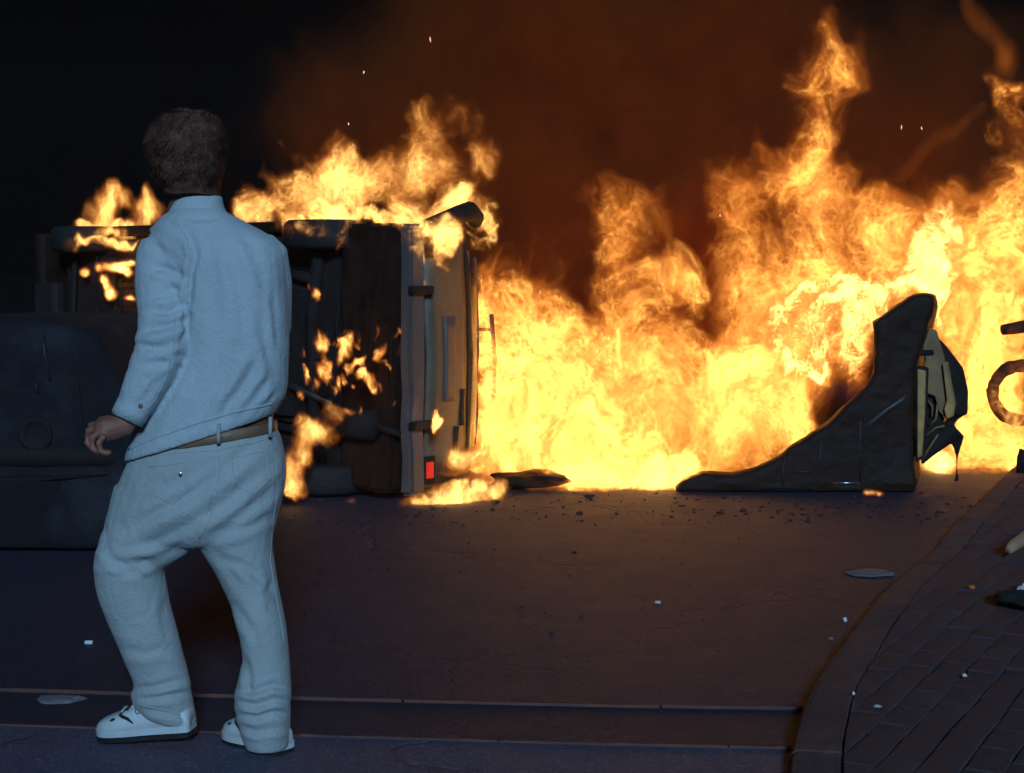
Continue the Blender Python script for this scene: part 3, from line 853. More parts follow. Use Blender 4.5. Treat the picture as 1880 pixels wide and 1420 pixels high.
def build_person():
    root = empty('person', (at(340, 1380, PY).x, PY, 0))
    tag(root, 'person seen from behind walking in pale shirt, baggy pale trousers and white trainers', 'person')
    # ---- the body: one continuous figure
    bm = bmesh.new()
    head = [(322, 219, 362, 219, .03), (298, 231, 390, 231, .068), (285, 250, 402, 250, .09), (281, 275, 404, 275, .098), (284, 300, 402, 300, .097),
            (292, 322, 396, 322, .088), (303, 340, 394, 342, .074), (310, 355, 394, 358, .062), (312, 372, 396, 374, .06), (304, 392, 408, 394, .066)]
    loft(bm, [ring_pts(a, b, c, d, h, PY + .01) for a, b, c, d, h in densify(head, 3)])
    # jaw, nose and brows on the far side: the person looks at the fire
    hc = at(340, 285, PY + .02)
    for (dx, dy, dz, r) in ((0, .085, -.055, .055), (-.005, .112, -.085, .026), (-.004, .118, -.012, .016), (-.004, .112, -.028, .018), (.03, .085, .012, .024), (-.035, .085, .012, .024)):
        q = bmesh.ops.create_icosphere(bm, subdivisions=2, radius=r); bmesh.ops.translate(bm, verts=q['verts'], vec=hc + Vector((dx, dy, dz)))
    for s, ex in ((-1, 279), (1, 405)):                    # ears
        c = at(ex, 308, PY + .02)
        q = bmesh.ops.create_icosphere(bm, subdivisions=2, radius=1); bmesh.ops.transform(bm, verts=q['verts'], matrix=Matrix.Translation(c) @ Matrix.Rotation(s * -.5, 4, 'Z') @ Matrix.Diagonal((.008, .018, .032, 1)))
    torso = [(312, 388, 405, 388, .06), (312, 412, 420, 412, .065), (300, 440, 470, 440, .085), (302, 490, 505, 480, .105), (312, 560, 512, 560, .115), (325, 640, 512, 640, .11), (285, 720, 508, 720, .115), (262, 790, 500, 780, .12), (240, 860, 508, 850, .125), (215, 930, 500, 930, .12), (230, 975, 480, 975, .1)]
    loft(bm, [ring_pts(a, b, c, d, h) for a, b, c, d, h in densify(torso, 2)])
    def limb(pts, n=14):
        tube_bm([at(x, y, Y) for x, y, Y, r in pts], [r for *_, r in pts], n, bm)
    limb([(314, 450, 4.30, .042), (298, 520, 4.26, .048), (298, 620, 4.20, .042), (290, 655, 4.185, .042), (262, 715, 4.17, .034), (243, 752, 4.16, .027), (232, 778, 4.155, .026), (222, 788, 4.15, .028)])
    limb([(478, 462, 4.30, .04), (494, 540, 4.33, .046), (498, 620, 4.38, .042), (470, 650, 4.47, .036), (440, 660, 4.56, .028), (425, 662, 4.61, .03), (410, 664, 4.66, .026)])
    limb([(270, 900, 4.30, .085), (240, 1035, 4.27, .062), (262, 1130, 4.29, .055), (290, 1240, 4.32, .04), (312, 1300, 4.325, .036), (306, 1325, 4.33, .030), (250, 1345, 4.335, .018)])
    limb([(430, 900, 4.30, .085), (455, 1040, 4.28, .064), (480, 1140, 4.26, .055), (490, 1260, 4.24, .04), (490, 1325, 4.24, .032), (492, 1358, 4.235, .028), (462, 1366, 4.27, .020)])
    # ---- left hand: palm, four unequal curled fingers and a thumb
    def hand(w, palm, fingers, thumb):
        for pts in [palm] + fingers + [thumb]:
            tube_bm([at(x, y, Y) for x, y, Y, r in pts], [r for *_, r in pts], 10, bm)
    hand(None,
         [(228, 782, 4.15, .027), (208, 786, 4.145, .034), (190, 790, 4.14, .034), (178, 790, 4.14, .026)],
         [[(184, 778, 4.16, .0115), (166, 782, 4.165, .011), (160, 800, 4.165, .0105), (170, 814, 4.16, .0095), (182, 818, 4.155, .0085)],
          [(180, 784, 4.14, .012), (162, 792, 4.14, .0115), (160, 812, 4.14, .011), (173, 826, 4.14, .010), (187, 828, 4.14, .0088)],
          [(184, 793, 4.118, .0115), (169, 803, 4.115, .0112), (170, 824, 4.115, .0105), (184, 833, 4.118, .0095), (197, 832, 4.12, .0085)],
          [(192, 800, 4.10, .0105), (181, 813, 4.097, .010), (184, 829, 4.098, .0093), (196, 833, 4.10, .0085), (204, 829, 4.105, .0078)]],
         [(216, 778, 4.17, .014), (200, 770, 4.185, .0125), (186, 772, 4.195, .0115), (176, 782, 4.195, .0095)])
    # right hand, in front of the body
    c = at(410, 664, 4.66)
    for j, (dx, dz, L) in enumerate(((-.035, .012, .075), (-.03, .0, .082), (-.025, -.014, .077), (-.02, -.028, .062))):
        tube_bm([c + Vector((.02, 0, dz)), c + Vector((dx, .03, dz)), c + Vector((dx - L * .4, .05, dz - .01)), c + Vector((dx - L * .5, .045, dz - .035))], [.012, .011, .01, .0085], 8, bm)
    tube_bm([c + Vector((.02, -.01, .01)), c + Vector((-.01, -.02, .03)), c + Vector((-.04, -.005, .035))], [.014, .012, .0095], 8, bm)
    skinned('body', bm, .0045, 3, M_skin, root)
    # ---- shirt
    bm = bmesh.new()
    st = [(322, 384, 404, 382, .066), (302, 396, 420, 392, .082), (288, 410, 450, 408, .096), (277, 430, 488, 428, .112), (276, 458, 514, 450, .126), (286, 495, 525, 480, .136),
          (300, 545, 528, 540, .142), (316, 600, 530, 600, .142), (316, 650, 530, 645, .142), (294, 700, 529, 690, .146), (268, 745, 526, 722, .150), (250, 790, 518, 741, .154), (236, 826, 511, 754, .157), (232, 846, 508, 759, .156)]
    loft(bm, [ring_pts(a, b, c, d, h) for a, b, c, d, h in densify(st, 3)])
    def sleeve(pts): tube_bm([at(x, y, Y) for x, y, Y, r in pts], [r for *_, r in pts], 18, bm)
    sl_ = [(322, 436, 4.30, .046), (306, 446, 4.295, .062), (299, 470, 4.28, .072), (298, 520, 4.255, .074), (303, 575, 4.225, .072), (302, 610, 4.205, .073), (297, 640, 4.19, .075), (285, 672, 4.18, .069), (268, 705, 4.17, .060), (252, 735, 4.165, .051), (243, 750, 4.16, .046), (236, 763, 4.158, .044)]
    sleeve(densify(sl_, 2))
    sleeve([(474, 448, 4.30, .046), (488, 466, 4.305, .060), (494, 520, 4.33, .064), (494, 600, 4.36, .062), (485, 640, 4.40, .06), (460, 655, 4.48, .052), (442, 660, 4.54, .044)])
    strokes = [
        ([(338, 412), (352, 440), (360, 468), (351, 504), (347, 552), (341, 611), (330, 650)], 7, .013),
        ([(385, 403), (411, 433), (430, 488), (440, 530), (450, 585), (452, 640)], 12, .010),
        ([(365, 415), (382, 445), (392, 500), (395, 580), (398, 660)], 14, .007),
        ([(430, 420), (462, 450), (480, 500), (490, 560)], 10, .008),
        ([(272, 491), (307, 493), (333, 507), (346, 523)], 8, .013),
        ([(268, 446), (294, 459), (320, 480), (340, 500)], 8, .009),
        ([(262, 548), (285, 545), (312, 535), (340, 528)], 7, .008),
        ([(278, 572), (310, 574), (333, 562), (343, 546)], 8, .013),
        ([(255, 606), (294, 600), (327, 591), (342, 580)], 9, .014),
        ([(250, 640), (285, 640), (315, 632), (336, 622)], 7, .009),
        ([(240, 680), (265, 668), (300, 668), (322, 655)], 7, .008),
        ([(300, 690), (280, 712), (262, 740)], 6, .006),
        ([(472, 560), (484, 610), (496, 660), (505, 705)], 10, .011),
        ([(500, 520), (506, 580), (512, 650)], 7, .008),
        ([(475, 655), (460, 687), (440, 720), (417, 745), (405, 776)], 10, .013),
        ([(498, 690), (480, 715), (462, 740), (440, 758)], 8, .010),
        ([(512, 715), (495, 738), (475, 752)], 6, .008),
        ([(420, 650), (400, 700), (372, 745), (352, 785)], 12, .008),
        ([(345, 640), (322, 700), (292, 760), (262, 815)], 12, .009),
        ([(372, 690), (340, 745), (310, 800)], 12, .006),
        ([(325, 395), (350, 402), (380, 402), (405, 396)], 6, .006),
        ([(300, 405), (330, 420), (345, 440)], 7, .006),
        ([(232, 832), (290, 808), (350, 788), (430, 765), (505, 745)], 5, .0018),
    ]
    skinned('shirt', bm, .0055, 5, M_shirt, root, lambda me: fold(me, [(q, w, d * (.5 if d < .0125 else .75)) for q, w, d in strokes], .0018))
    from mathutils.bvhtree import BVHTree
    def on_cloth(o, line, off, step=6.0):
        """points of a pixel polyline dropped onto the cloth"""
        me = o.data; tree = BVHTree.FromPolygons([v.co for v in me.vertices], [tuple(q.vertices) for q in me.polygons])
        out = []
        for a, b in zip(line, line[1:]):
            n = max(1, int(math.hypot(b[0] - a[0], b[1] - a[1]) / step))
            for k in range(n + (b == line[-1])):
                t = k / n; r = ray(a[0] + (b[0] - a[0]) * t, a[1] + (b[1] - a[1]) * t).normalized()
                hit = tree.ray_cast(Vector((0, 0, CAM_H)), r)
                if hit[0] is not None: out.append(hit[0] - r * off)
        return out
    def stitch(o, line, m, name='seam', r=.0018, off=.0002):
        pts = on_cloth(o, line, off)
        if len(pts) > 1: bobj(name, tube_bm(pts, r, 6), m, o, True)
    SH = [c for c in root.children if c.name.startswith('shirt')][0]
    stitch(SH, [(328, 410), (343, 440), (349, 480), (346, 520), (344, 560)], M_shirt)
    stitch(SH, [(236, 826), (290, 803), (350, 781), (430, 757), (500, 742)], M_shirt, 'hem', .003)
    stitch(SH, [(322, 580), (318, 640), (306, 690), (288, 730), (272, 752)], M_shirt, r=.0016)
    # collar: a stand of cloth folded over
    bm = bmesh.new()
    col = [(311, 392, 402, 390, .074), (314, 380, 403, 377, .072), (318, 368, 403, 366, .068), (322, 362, 402, 361, .066), (319, 365, 405, 362, .0695), (311, 383, 409, 379, .077), (304, 398, 416, 393, .084)]
    rs = [[bm.verts.new(p + Vector((0, .012, 0))) for p in ring_pts(a, b, c, d, h, n=40)] for a, b, c, d, h in densify(col, 2)]
    for A, B in zip(rs, rs[1:]):
        for k in range(40): bm.faces.new((A[k], A[(k + 1) % 40], B[(k + 1) % 40], B[k]))
    o = bobj('collar', bm, M_shirt, root, True)
    # cuff with its button
    bm = bmesh.new()
    cuff = [(246, 744, 4.162, .0475), (240, 756, 4.158, .0475), (233, 769, 4.155, .0465), (232, 770, 4.155, .042), (236, 762, 4.157, .040)]
    tube_bm([at(x, y, Y) for x, y, Y, r in cuff], [r for *_, r in cuff], 28, bm, caps=False)
    o = bobj('cuff', bm, M_shirt, root, True); fold(o.data, [([(206, 752), (225, 760), (250, 775)], 4, .003)], .002)
    bc = at(258, 745, 4.118)
    bobj('button', lathe_bm(bc, (.1, -1, -.1), [(0, .006), (.003, .006), (.004, .004)], 14), M_belt, root)
    # ---- trousers
    bm = bmesh.new()
    pel = [(256, 812, 504, 781, .136), (250, 826, 508, 788, .140), (236, 850, 516, 806, .148), (221, 882, 524, 850, .156), (207, 920, 523, 893, .158), (197, 950, 513, 935, .154), (196, 985, 503, 975, .135), (215, 1000, 495, 990, .10)]
    loft(bm, [ring_pts(a, b, c, d, h) for a, b, c, d, h in densify(pel, 3)])
    def leg(rings): loft(bm, [ring_pts(a, b, c, d, h, Y, 24, 2.1) for a, b, c, d, h, Y in densify(rings, 3)])
    leg([(212, 890, 420, 940, .14, 4.30), (196, 950, 385, 985, .13, 4.295), (186, 990, 345, 1018, .112, 4.285), (174, 1026, 304, 1044, .094, 4.275), (177, 1080, 307, 1085, .088, 4.275),
         (194, 1130, 319, 1138, .083, 4.285), (214, 1178, 331, 1184, .078, 4.30), (233, 1222, 342, 1226, .074, 4.315), (246, 1254, 350, 1256, .072, 4.32), (241, 1276, 350, 1266, .076, 4.325), (250, 1298, 355, 1294, .074, 4.325), (266, 1312, 362, 1330, .066, 4.32)])
    leg([(318, 930, 516, 920, .14, 4.30), (345, 968, 506, 955, .128, 4.298), (368, 1002, 500, 1000, .112, 4.292), (393, 1042, 504, 1035, .099, 4.285), (420, 1100, 513, 1090, .09, 4.275), (440, 1160, 525, 1150, .083, 4.262),
         (445, 1215, 532, 1210, .078, 4.25), (436, 1250, 534, 1243, .08, 4.245), (430, 1275, 536, 1268, .085, 4.24), (432, 1300, 534, 1296, .083, 4.24), (436, 1322, 534, 1318, .084, 4.24), (444, 1345, 533, 1345, .08, 4.235), (452, 1372, 531, 1372, .07, 4.235)])
    tst = [
        ([(268, 898), (327, 882), (375, 856), (410, 835)], 10, .007),
        ([(230, 973), (281, 943), (359, 901), (417, 856), (456, 824), (490, 800)], 11, .012),
        ([(207, 1008), (281, 998), (346, 966), (411, 924), (456, 885), (500, 850)], 11, .013),
        ([(223, 1054), (301, 1016), (359, 982)], 9, .011),
        ([(240, 930), (300, 905), (350, 880)], 9, .007),
        ([(392, 989), (456, 966), (505, 940)], 9, .009),
        ([(370, 992), (420, 965), (470, 925), (515, 885)], 10, .008),
        ([(178, 1030), (215, 1035), (255, 1030), (290, 1042)], 8, .010),
        ([(190, 1000), (200, 1020), (235, 1048), (270, 1058)], 8, .008),
        ([(188, 960), (196, 985), (190, 1010)], 6, .006),
        ([(405, 1025), (440, 1036), (470, 1055), (495, 1085)], 8, .009),
        ([(385, 1000), (411, 1031), (440, 1075)], 8, .006),
        ([(417, 1096), (450, 1138), (466, 1161), (474, 1200)], 9, .009),
        ([(490, 1040), (500, 1080), (515, 1120)], 8, .007),
        ([(510, 1060), (490, 1090), (500, 1130)], 7, .006),
        ([(310, 1090), (300, 1130), (312, 1180)], 9, .005),
        ([(220, 1190), (262, 1200), (300, 1190), (335, 1200)], 9, .005),
        ([(445, 1200), (458, 1240), (456, 1280)], 7, .009),
        ([(432, 1262), (465, 1270), (500, 1258), (533, 1266)], 6, .012),
        ([(430, 1288), (470, 1296), (505, 1284), (535, 1290)], 6, .013),
        ([(434, 1312), (470, 1318), (505, 1308), (534, 1314)], 5.5, .012),
        ([(440, 1334), (470, 1345), (500, 1340), (532, 1338)], 6, .010),
        ([(243, 1266), (285, 1262), (320, 1252), (350, 1248)], 6, .010),
        ([(246, 1284), (285, 1282), (325, 1276), (352, 1272)], 6, .011),
        ([(262, 1302), (300, 1308), (335, 1312), (360, 1318)], 6, .008),
        ([(400, 812), (398, 860), (392, 930), (375, 985)], 5, .004),
    ]
    skinned('trousers', bm, .0055, 5, M_trousers, root, lambda me: fold(me, [(q, w, d * .62) for q, w, d in tst], .002))
    TR = [c for c in root.children if c.name.startswith('trousers')][0]
    stitch(TR, [(400, 820), (404, 860), (398, 910), (384, 955), (366, 990)], M_trousers)
    stitch(TR, [(252, 838), (330, 832), (402, 826), (470, 812), (506, 800)], M_trousers, r=.0016)
    for pk in ([(275, 858), (340, 850), (345, 900), (318, 926), (284, 910), (275, 858)], [(425, 842), (488, 828), (496, 880), (466, 908), (432, 892), (425, 842)]): stitch(TR, pk, M_trousers, 'pocket_edge', .0017)
    stitch(TR, [(505, 830), (510, 900), (500, 970), (496, 1030), (508, 1100), (522, 1180)], M_trousers, r=.0016)
    stitch(TR, [(225, 890), (205, 950), (196, 1010), (196, 1070), (214, 1140)], M_trousers, r=.0016)
    stitch(TR, [(258, 1296), (300, 1303), (352, 1320)], M_trousers, 'hem', .003)
    # ---- belt with a loop
    bm = bmesh.new()
    rr = [(259, 806, 505, 771, .138), (257, 808, 507, 773, .1425), (255, 826, 509, 790, .145), (257, 828, 507, 792, .141)]
    rs = [[bm.verts.new(p) for p in ring_pts(*r, n=48)] for r in rr]
    for A, B in zip(rs, rs[1:] + rs[:1]):
        for k in range(48): bm.faces.new((A[k], A[(k + 1) % 48], B[(k + 1) % 48], B[k]))
    belt = bobj('belt', bm, M_belt, root, True)
    for lx, ly in ((402, 784), (497, 772)):
        a, b = at(lx, ly - 6, PY - (.152 if lx < 450 else .085)), at(lx - 1, ly + 30, PY - (.157 if lx < 450 else .09))
        bobj('belt_loop', tube_bm([a, (a + b) / 2 + Vector((0, -.004, 0)), b], .0055, 8), M_trousers, root, True)
    # rear pocket edge and a rivet
    bobj('rivet', lathe_bm(at(331, 870, PY - .163), (0, -1, 0), [(0, .0045), (.0025, .0045), (.0035, .002)], 12), mat('steel_rivet', (.6, .6, .6), .3, 1.0), root)
    # ---- hair: a cap of short tufts
    bm = bmesh.new()
    cap = [(325, 211, 360, 211, .025), (298, 221, 392, 221, .074), (282, 240, 406, 240, .099), (275, 268, 410, 268, .107), (278, 295, 407, 297, .105), (288, 318, 400, 322, .096), (299, 338, 398, 345, .082), (306, 352, 398, 360, .070)]
    loft(bm, [ring_pts(a, b, c, d, h, PY - .005) for a, b, c, d, h in densify(cap, 4)])
    bmesh.ops.subdivide_edges(bm, edges=bm.edges[:], cuts=1, use_grid_fill=True)
    bm.normal_update()
    hc = at(342, 275, PY)
    kill = [v for v in bm.verts if v.co.y > PY + .035 and v.co.z < hc.z + .035]
    bmesh.ops.delete(bm, geom=kill, context='VERTS')
    rnd = random.Random(3)
    for v in bm.verts:
        q = v.co * 17
        v.co += v.normal * (-.004 + .010 * mnoise.noise(q) + .007 * mnoise.noise(q * 2.3 + Vector((3, 1, 2))))
    bm.normal_update()
    fs = [f for f in bm.faces if f.calc_area() > 1e-7]
    V = []; F = []
    whorl = hc + Vector((.02, -.05, .10)); HZ = at(340, 361, PY).z
    for f in fs:
        k = f.calc_area() / .62e-5
        for _ in range(int(k) + (rnd.random() < k % 1)):
            w = [rnd.random() ** 2 for _ in f.verts]; t = sum(w)
            p = sum((v.co * (a / t) for v, a in zip(f.verts, w)), Vector()) + Vector((rnd.gauss(0, .003), 0, rnd.gauss(0, .003))); nn = f.normal
            d = (p - whorl); d.z -= .05
            d += Vector((mnoise.noise(p * 22), mnoise.noise(p * 22 + Vector((9, 0, 0))), mnoise.noise(p * 22 + Vector((0, 5, 0))))) * .16 + Vector((rnd.gauss(0, .02), rnd.gauss(0, .02), rnd.gauss(0, .02)))
            d = d - nn * d.dot(nn)
            if d.length < 1e-3: continue
            d.normalize(); L = rnd.uniform(.018, .042)
            if p.z + d.z * L < HZ: continue
            sd = nn.cross(d) * rnd.uniform(.0005, .0011)
            lift = rnd.uniform(.003, .014) * (1 + .6 * mnoise.noise(p * 30)); n0 = len(V)
            curl = sd.normalized() * L * .35 * mnoise.noise(p * 40)
            a_ = p - nn * .003; m_ = p + nn * lift + d * L * .4; b_ = p + nn * lift * 1.1 + d * L * .75 + curl * .6; c_ = p + nn * lift * rnd.uniform(.2, 1.2) + d * L + curl
            V += [a_ - sd, a_ + sd, m_ + sd, m_ - sd, b_ + sd * .7, b_ - sd * .7, c_]; F += [(n0, n0 + 1, n0 + 2, n0 + 3), (n0 + 3, n0 + 2, n0 + 4, n0 + 5), (n0 + 5, n0 + 4, n0 + 6)]
    me = bpy.data.meshes.new('tmp'); me.from_pydata([tuple(v) for v in V], [], F); bm.from_mesh(me); bpy.data.meshes.remove(me)
    me = bpy.data.meshes.new('hair'); bm.to_mesh(me); bm.free()
    link_mesh('hair', me, M_hair, root, True)
    # ---- trainers
    def shoe(heel, toe, lift, kindlabel):
        heel, toe = Vector(heel), Vector(toe)
        ax = toe - heel; L = ax.length; ax.normalize()
        side = Vector((0, 0, 1)).cross(ax).normalized(); up = ax.cross(side)
        if up.z < 0: up = -up
        # along, half width, height of the upper
        prof = [(0.0, .022, .042), (.02, .032, .052), (.10, .036, .062), (.22, .036, .084), (.36, .037, .090), (.48, .040, .078), (.60, .045, .064), (.74, .047, .052), (.86, .043, .044), (.95, .030, .034), (1.0, .012, .022)]
        prof = densify([(s, w * 1.04, .012 + h * 1.16) for s, w, h in prof], 3)
        def section(s, w, h, z0=.026):
            c = heel + ax * (s * L); out = []
            for k in range(20):
                t = math.pi * k / 19
                a = math.cos(t); b = math.sin(t)
                out.append(c + side * (w * math.copysign(abs(a) ** .75, a)) + up * (z0 + (h - z0) * b ** .7))
            return out
        bm = bmesh.new()
        loft(bm, [section(*p) for p in prof])
        sh = bobj('shoe', bm, M_shoe, root, True)
        bm = bmesh.new()
        outl = [(s, w + .004) for s, w, h in prof]
        loop = [(s * L, w) for s, w in outl] + [(s * L, -w) for s, w in outl[::-1]]
        def lay(z): return [bm.verts.new(heel + ax * a + side * b + up * z) for a, b in loop]
        A, B = lay(0.011), lay(.031)
        n = len(loop); bm.faces.new(A[::-1]); bm.faces.new(B)
        for k in range(n): bm.faces.new((A[k], A[(k + 1) % n], B[(k + 1) % n], B[k]))
        bobj('midsole', bm, M_shoe, sh)
        bm = bmesh.new()
        def toolow(a): return .0 if a > .12 * L else 0.0
        A = [bm.verts.new(heel + ax * a + side * b * .97 + up * -.004) for a, b in loop]; B = [bm.verts.new(heel + ax * a + side * b * 1.015 + up * .0085) for a, b in loop]
        bm.faces.new(A[::-1]); bm.faces.new(B)
        for k in range(n): bm.faces.new((A[k], A[(k + 1) % n], B[(k + 1) % n], B[k]))
        bobj('sole', bm, M_black, sh)
        # dark flashes on the side that faces the camera (and on the other side too)
        def surf(s, f, sg, out=.0022):
            """point on the side of the upper: s along, f 0..1 from sole to instep"""
            P = np.array(prof); w = np.interp(s, P[:, 0], P[:, 1]); h = np.interp(s, P[:, 0], P[:, 2])
            t = f * math.pi / 2
            a, b = math.cos(t) ** .75, math.sin(t) ** .7
            return heel + ax * (s * L) + side * (sg * (w * a + out)) + up * (.026 + (h - .026) * b + out * b)
        def ribbon(name, line, wid, m_, sg):
            bm = bmesh.new(); prev = None
            for i, (s, f) in enumerate(line):
                ww = wid[i]
                d = (line[min(i + 1, len(line) - 1)][0] - line[max(i - 1, 0)][0], (line[min(i + 1, len(line) - 1)][1] - line[max(i - 1, 0)][1]) * .3)
                l = math.hypot(*d) or 1; nx, nf = -d[1] / l, d[0] / l / .3
                row = [bm.verts.new(surf(s + nx * ww, min(1, max(0, f + nf * ww)), sg, o)) for ww, o in ((-ww, .001), (-ww * .6, .003), (ww * .6, .003), (ww, .001))]
                if prev:
                    for k in range(3): bm.faces.new((prev[k], prev[k + 1], row[k + 1], row[k]))
                prev = row
            bobj(name, bm, m_, sh, True)
        for sg in (-1, 1):
            ribbon('side_stripe', [(.66, .97), (.68, .78), (.70, .62), (.665, .45), (.61, .30), (.555, .12)], [.016, .022, .018, .018, .015, .005], M_black, sg)
            ribbon('side_patch', [(.80, .40), (.775, .46), (.745, .48)], [.008, .028, .014], M_black, sg)
            oval = [(.50 + .034 * math.cos(t), .55 + .22 * math.sin(t)) for t in np.linspace(0, 2 * math.pi, 17)]
            ribbon('emblem_ring', oval, [.005] * 17, mat('grey_emblem', (.13, .14, .15), .6), sg)
            bm2 = [(.50 + .012 * math.cos(t), .55 + .09 * math.sin(t)) for t in np.linspace(0, 2 * math.pi, 9)]
            ribbon('emblem_dot', bm2, [.004] * 9, mat('grey_emblem', (.13, .14, .15), .6), sg)
        for q in range(4):
            s = .52 + .055 * q
            P = np.array(prof); h = np.interp(s, P[:, 0], P[:, 2])
            bobj('lace', tube_bm([surf(s, .72, -1, .003), surf(s + .012, .99, -1, .005), surf(s, .72, 1, .003)], .0035, 6), M_shoe if q % 2 else M_black, sh, True)
        return sh
    fl = ground(182, 1362)
    shoe(at(356, 1345, 4.30) , Vector((fl.x, fl.y, .012)), 0, '')
    hr = Vector((at(524, 1384, 4.21).x, 4.215, .004))
    shoe(hr, hr + Vector((-.185, .155, 0)), 0, '')
    return root
PERSON = build_person()
# ================================================================== small things lying about
def crumple(name, px, py, sx, sy, sz, m, label, cat, seed, z=0.0, rot=0.0, group=None):
    """a small crumpled scrap resting on the ground"""
    g = ground(px, py, z); bm = bmesh.new()
    bmesh.ops.create_icosphere(bm, subdivisions=3, radius=1.0)
    R = Matrix.Rotation(rot, 4, 'Z')
    for v in bm.verts:
        d = 1 + .45 * mnoise.noise(v.co * 1.6 + Vector((seed * 3.1, 0, 0))) + .2 * mnoise.noise(v.co * 4 + Vector((0, seed * 2.3, 0)))
        q = Vector((v.co.x * sx * d, v.co.y * sy * d, max(-.75, v.co.z) * sz * d))
        v.co = R @ q
    lo = min(v.co.z for v in bm.verts)
    for v in bm.verts: v.co += Vector((g.x, g.y, z - lo + .001))
    o = bobj(name, bm, m, None, True); return tag(o, label, cat, group)
M_paper = mat('white_paper', (.75, .78, .8), .7, var=.1, scale=20)
M_card = mat('grey_card', (.19, .17, .19), .8, var=.2, scale=12)
M_rag = mat('dark_rag', (.016, .014, .016), .9, var=.4, scale=30)
M_wood = mat('pale_wood', (.46, .27, .17), .7, var=.2, scale=12, bump=.4)
M_orange = mat('orange_peel', (.55, .18, .04), .6)
M_shard = mat('pale_glass_shard', (.45, .55, .58), .12, var=.1)
# a white cigarette-like paper roll near the leading leg
g = ground(163, 1184)
tag(bobj('paper_roll', lathe_bm(g + Vector((-.014, 0, .008)), (1, .05, 0), [(0, .006), (.001, .0075), (.027, .0075), (.028, .006)], 14), M_paper, None, True), 'small white paper roll lying on the road beside the front shin', 'litter')
crumple('paper_scrap', 1207, 1108, .014, .02, .005, M_paper, 'thin pale scrap on the open road in front of the big fire', 'litter', 3)
crumple('flat_card', 1600, 1055, .10, .08, .006, M_card, 'flattened grey card lying on the road at the dropped kerb', 'litter', 5)
crumple('paper_scrap', 1551, 1143, .008, .010, .009, M_paper, 'little crumpled white scrap on the road just outside the curved kerb', 'litter', 7)
crumple('stone_chip', 1525, 1176, .010, .012, .006, M_card, 'grey stone chip in the road below the crumpled white scrap', 'stone', 9)
crumple('glass_shard', 1611, 1300, .012, .008, .004, M_shard, 'thin glass shard on the near corner pavers', 'litter', 11, KZ)
crumple('paper_scrap', 1567, 1277, .005, .006, .006, M_paper, 'tiny white pellet on the pavers closest to the curved kerb', 'litter', 13, KZ)
crumple('paper_scrap', 1770, 1244, .007, .007, .006, M_paper, 'small round white scrap in the middle of the pavers', 'litter', 14, KZ)
crumple('rag', 1874, 1112, .085, .12, .035, M_rag, 'dark crumpled rag on the pavers at the frame edge', 'rag', 15, KZ)
crumple('paper_scrap', 1877, 1102, .030, .03, .03, M_paper, 'pale wad tucked against the dark rag', 'litter', 16, KZ + .02)
crumple('peel', 1784, 1083, .014, .02, .010, M_orange, 'bright orange scrap on the pavers before the dark rag', 'litter', 17, KZ)
crumple('foil_scrap', 110, 1292, .075, .045, .012, M_card, 'faint grey crumpled wrapper in the gutter beside the front trainer', 'litter', 19, -.016)
crumple('rubble', 1852, 836, .17, .15, .055, mat('scorched_rubble', (.28, .18, .11), .85, var=.3, scale=9, bump=.6), 'scorched lump of rubble lying in the flames under the burnt wheel', 'debris', 21)
crumple('rubble', 975, 894, .24, .20, .05, M_soot, 'low dark sheet of debris on the road between tail lamp and fire', 'debris', 23)
crumple('rubble', 1420, 780, .16, .12, .13, M_char, 'black lump of burning debris deep in the flames left of the black shell', 'debris', 25, 0)
bm = bmesh.new(); a, b = ground(1852, 1022, KZ), ground(1920, 985, KZ)
a.z += .03; b.z += .05
tube_bm([a, a.lerp(b, .12) + Vector((0, 0, .006)), a.lerp(b, .5) + Vector((0, 0, .008)), b], [.018, .028, .031, .034], 14, bm)
tag(bobj('wood_stick', bm, M_wood, None, True), 'thick pale rounded stick poking in over the far pavers', 'stick')

# broken bits and ash strewn round the wrecks: too many and too small to count
bm = bmesh.new(); rr = random.Random(17)
for k in range(620):
    if k < 240: x, y = rr.gauss(-.9, .9), rr.uniform(8.1, 9.3)
    elif k < 440: x, y = rr.gauss(1.7, .6), rr.uniform(8.2, 9.3)
    else: x, y = rr.uniform(-2, 1.2), rr.uniform(4.8, 8.6)
    if k >= 440 and x > .85 and y < 6: continue
    s = rr.uniform(.004, .020) * (1.3 if rr.random() < .12 else .7) * (1 if k < 440 else .55)
    r = bmesh.ops.create_icosphere(bm, subdivisions=1, radius=1)
    bmesh.ops.transform(bm, verts=r['verts'], matrix=Matrix.Translation((x, y, s * .3)) @ Matrix.Rotation(rr.uniform(0, 6), 4, 'Z') @ Matrix.Diagonal((s * rr.uniform(.7, 1.8), s * rr.uniform(.5, 1), s * rr.uniform(.2, .6), 1)))
    for v in r['verts']: v.co += Vector((rr.uniform(-.3, .3), rr.uniform(-.3, .3), rr.uniform(-.1, .2))) * s * .7
tag(bobj('debris', bm, mat('burnt_bits', (.035, .028, .026), .7, var=.7, scale=40)), 'burnt bits and ash strewn on the road round the wrecks', 'debris', kind='stuff')
# ================================================================== fire
# Every fire is a real volume of glowing gas: numpy lays out how much burns where (in metres), geometry nodes tear it
# into tongues and sheets with moving-air noise, and the volume shader glows with the colour of soot.
FIRE_RGB = (1.0, 0.41, 0.085)

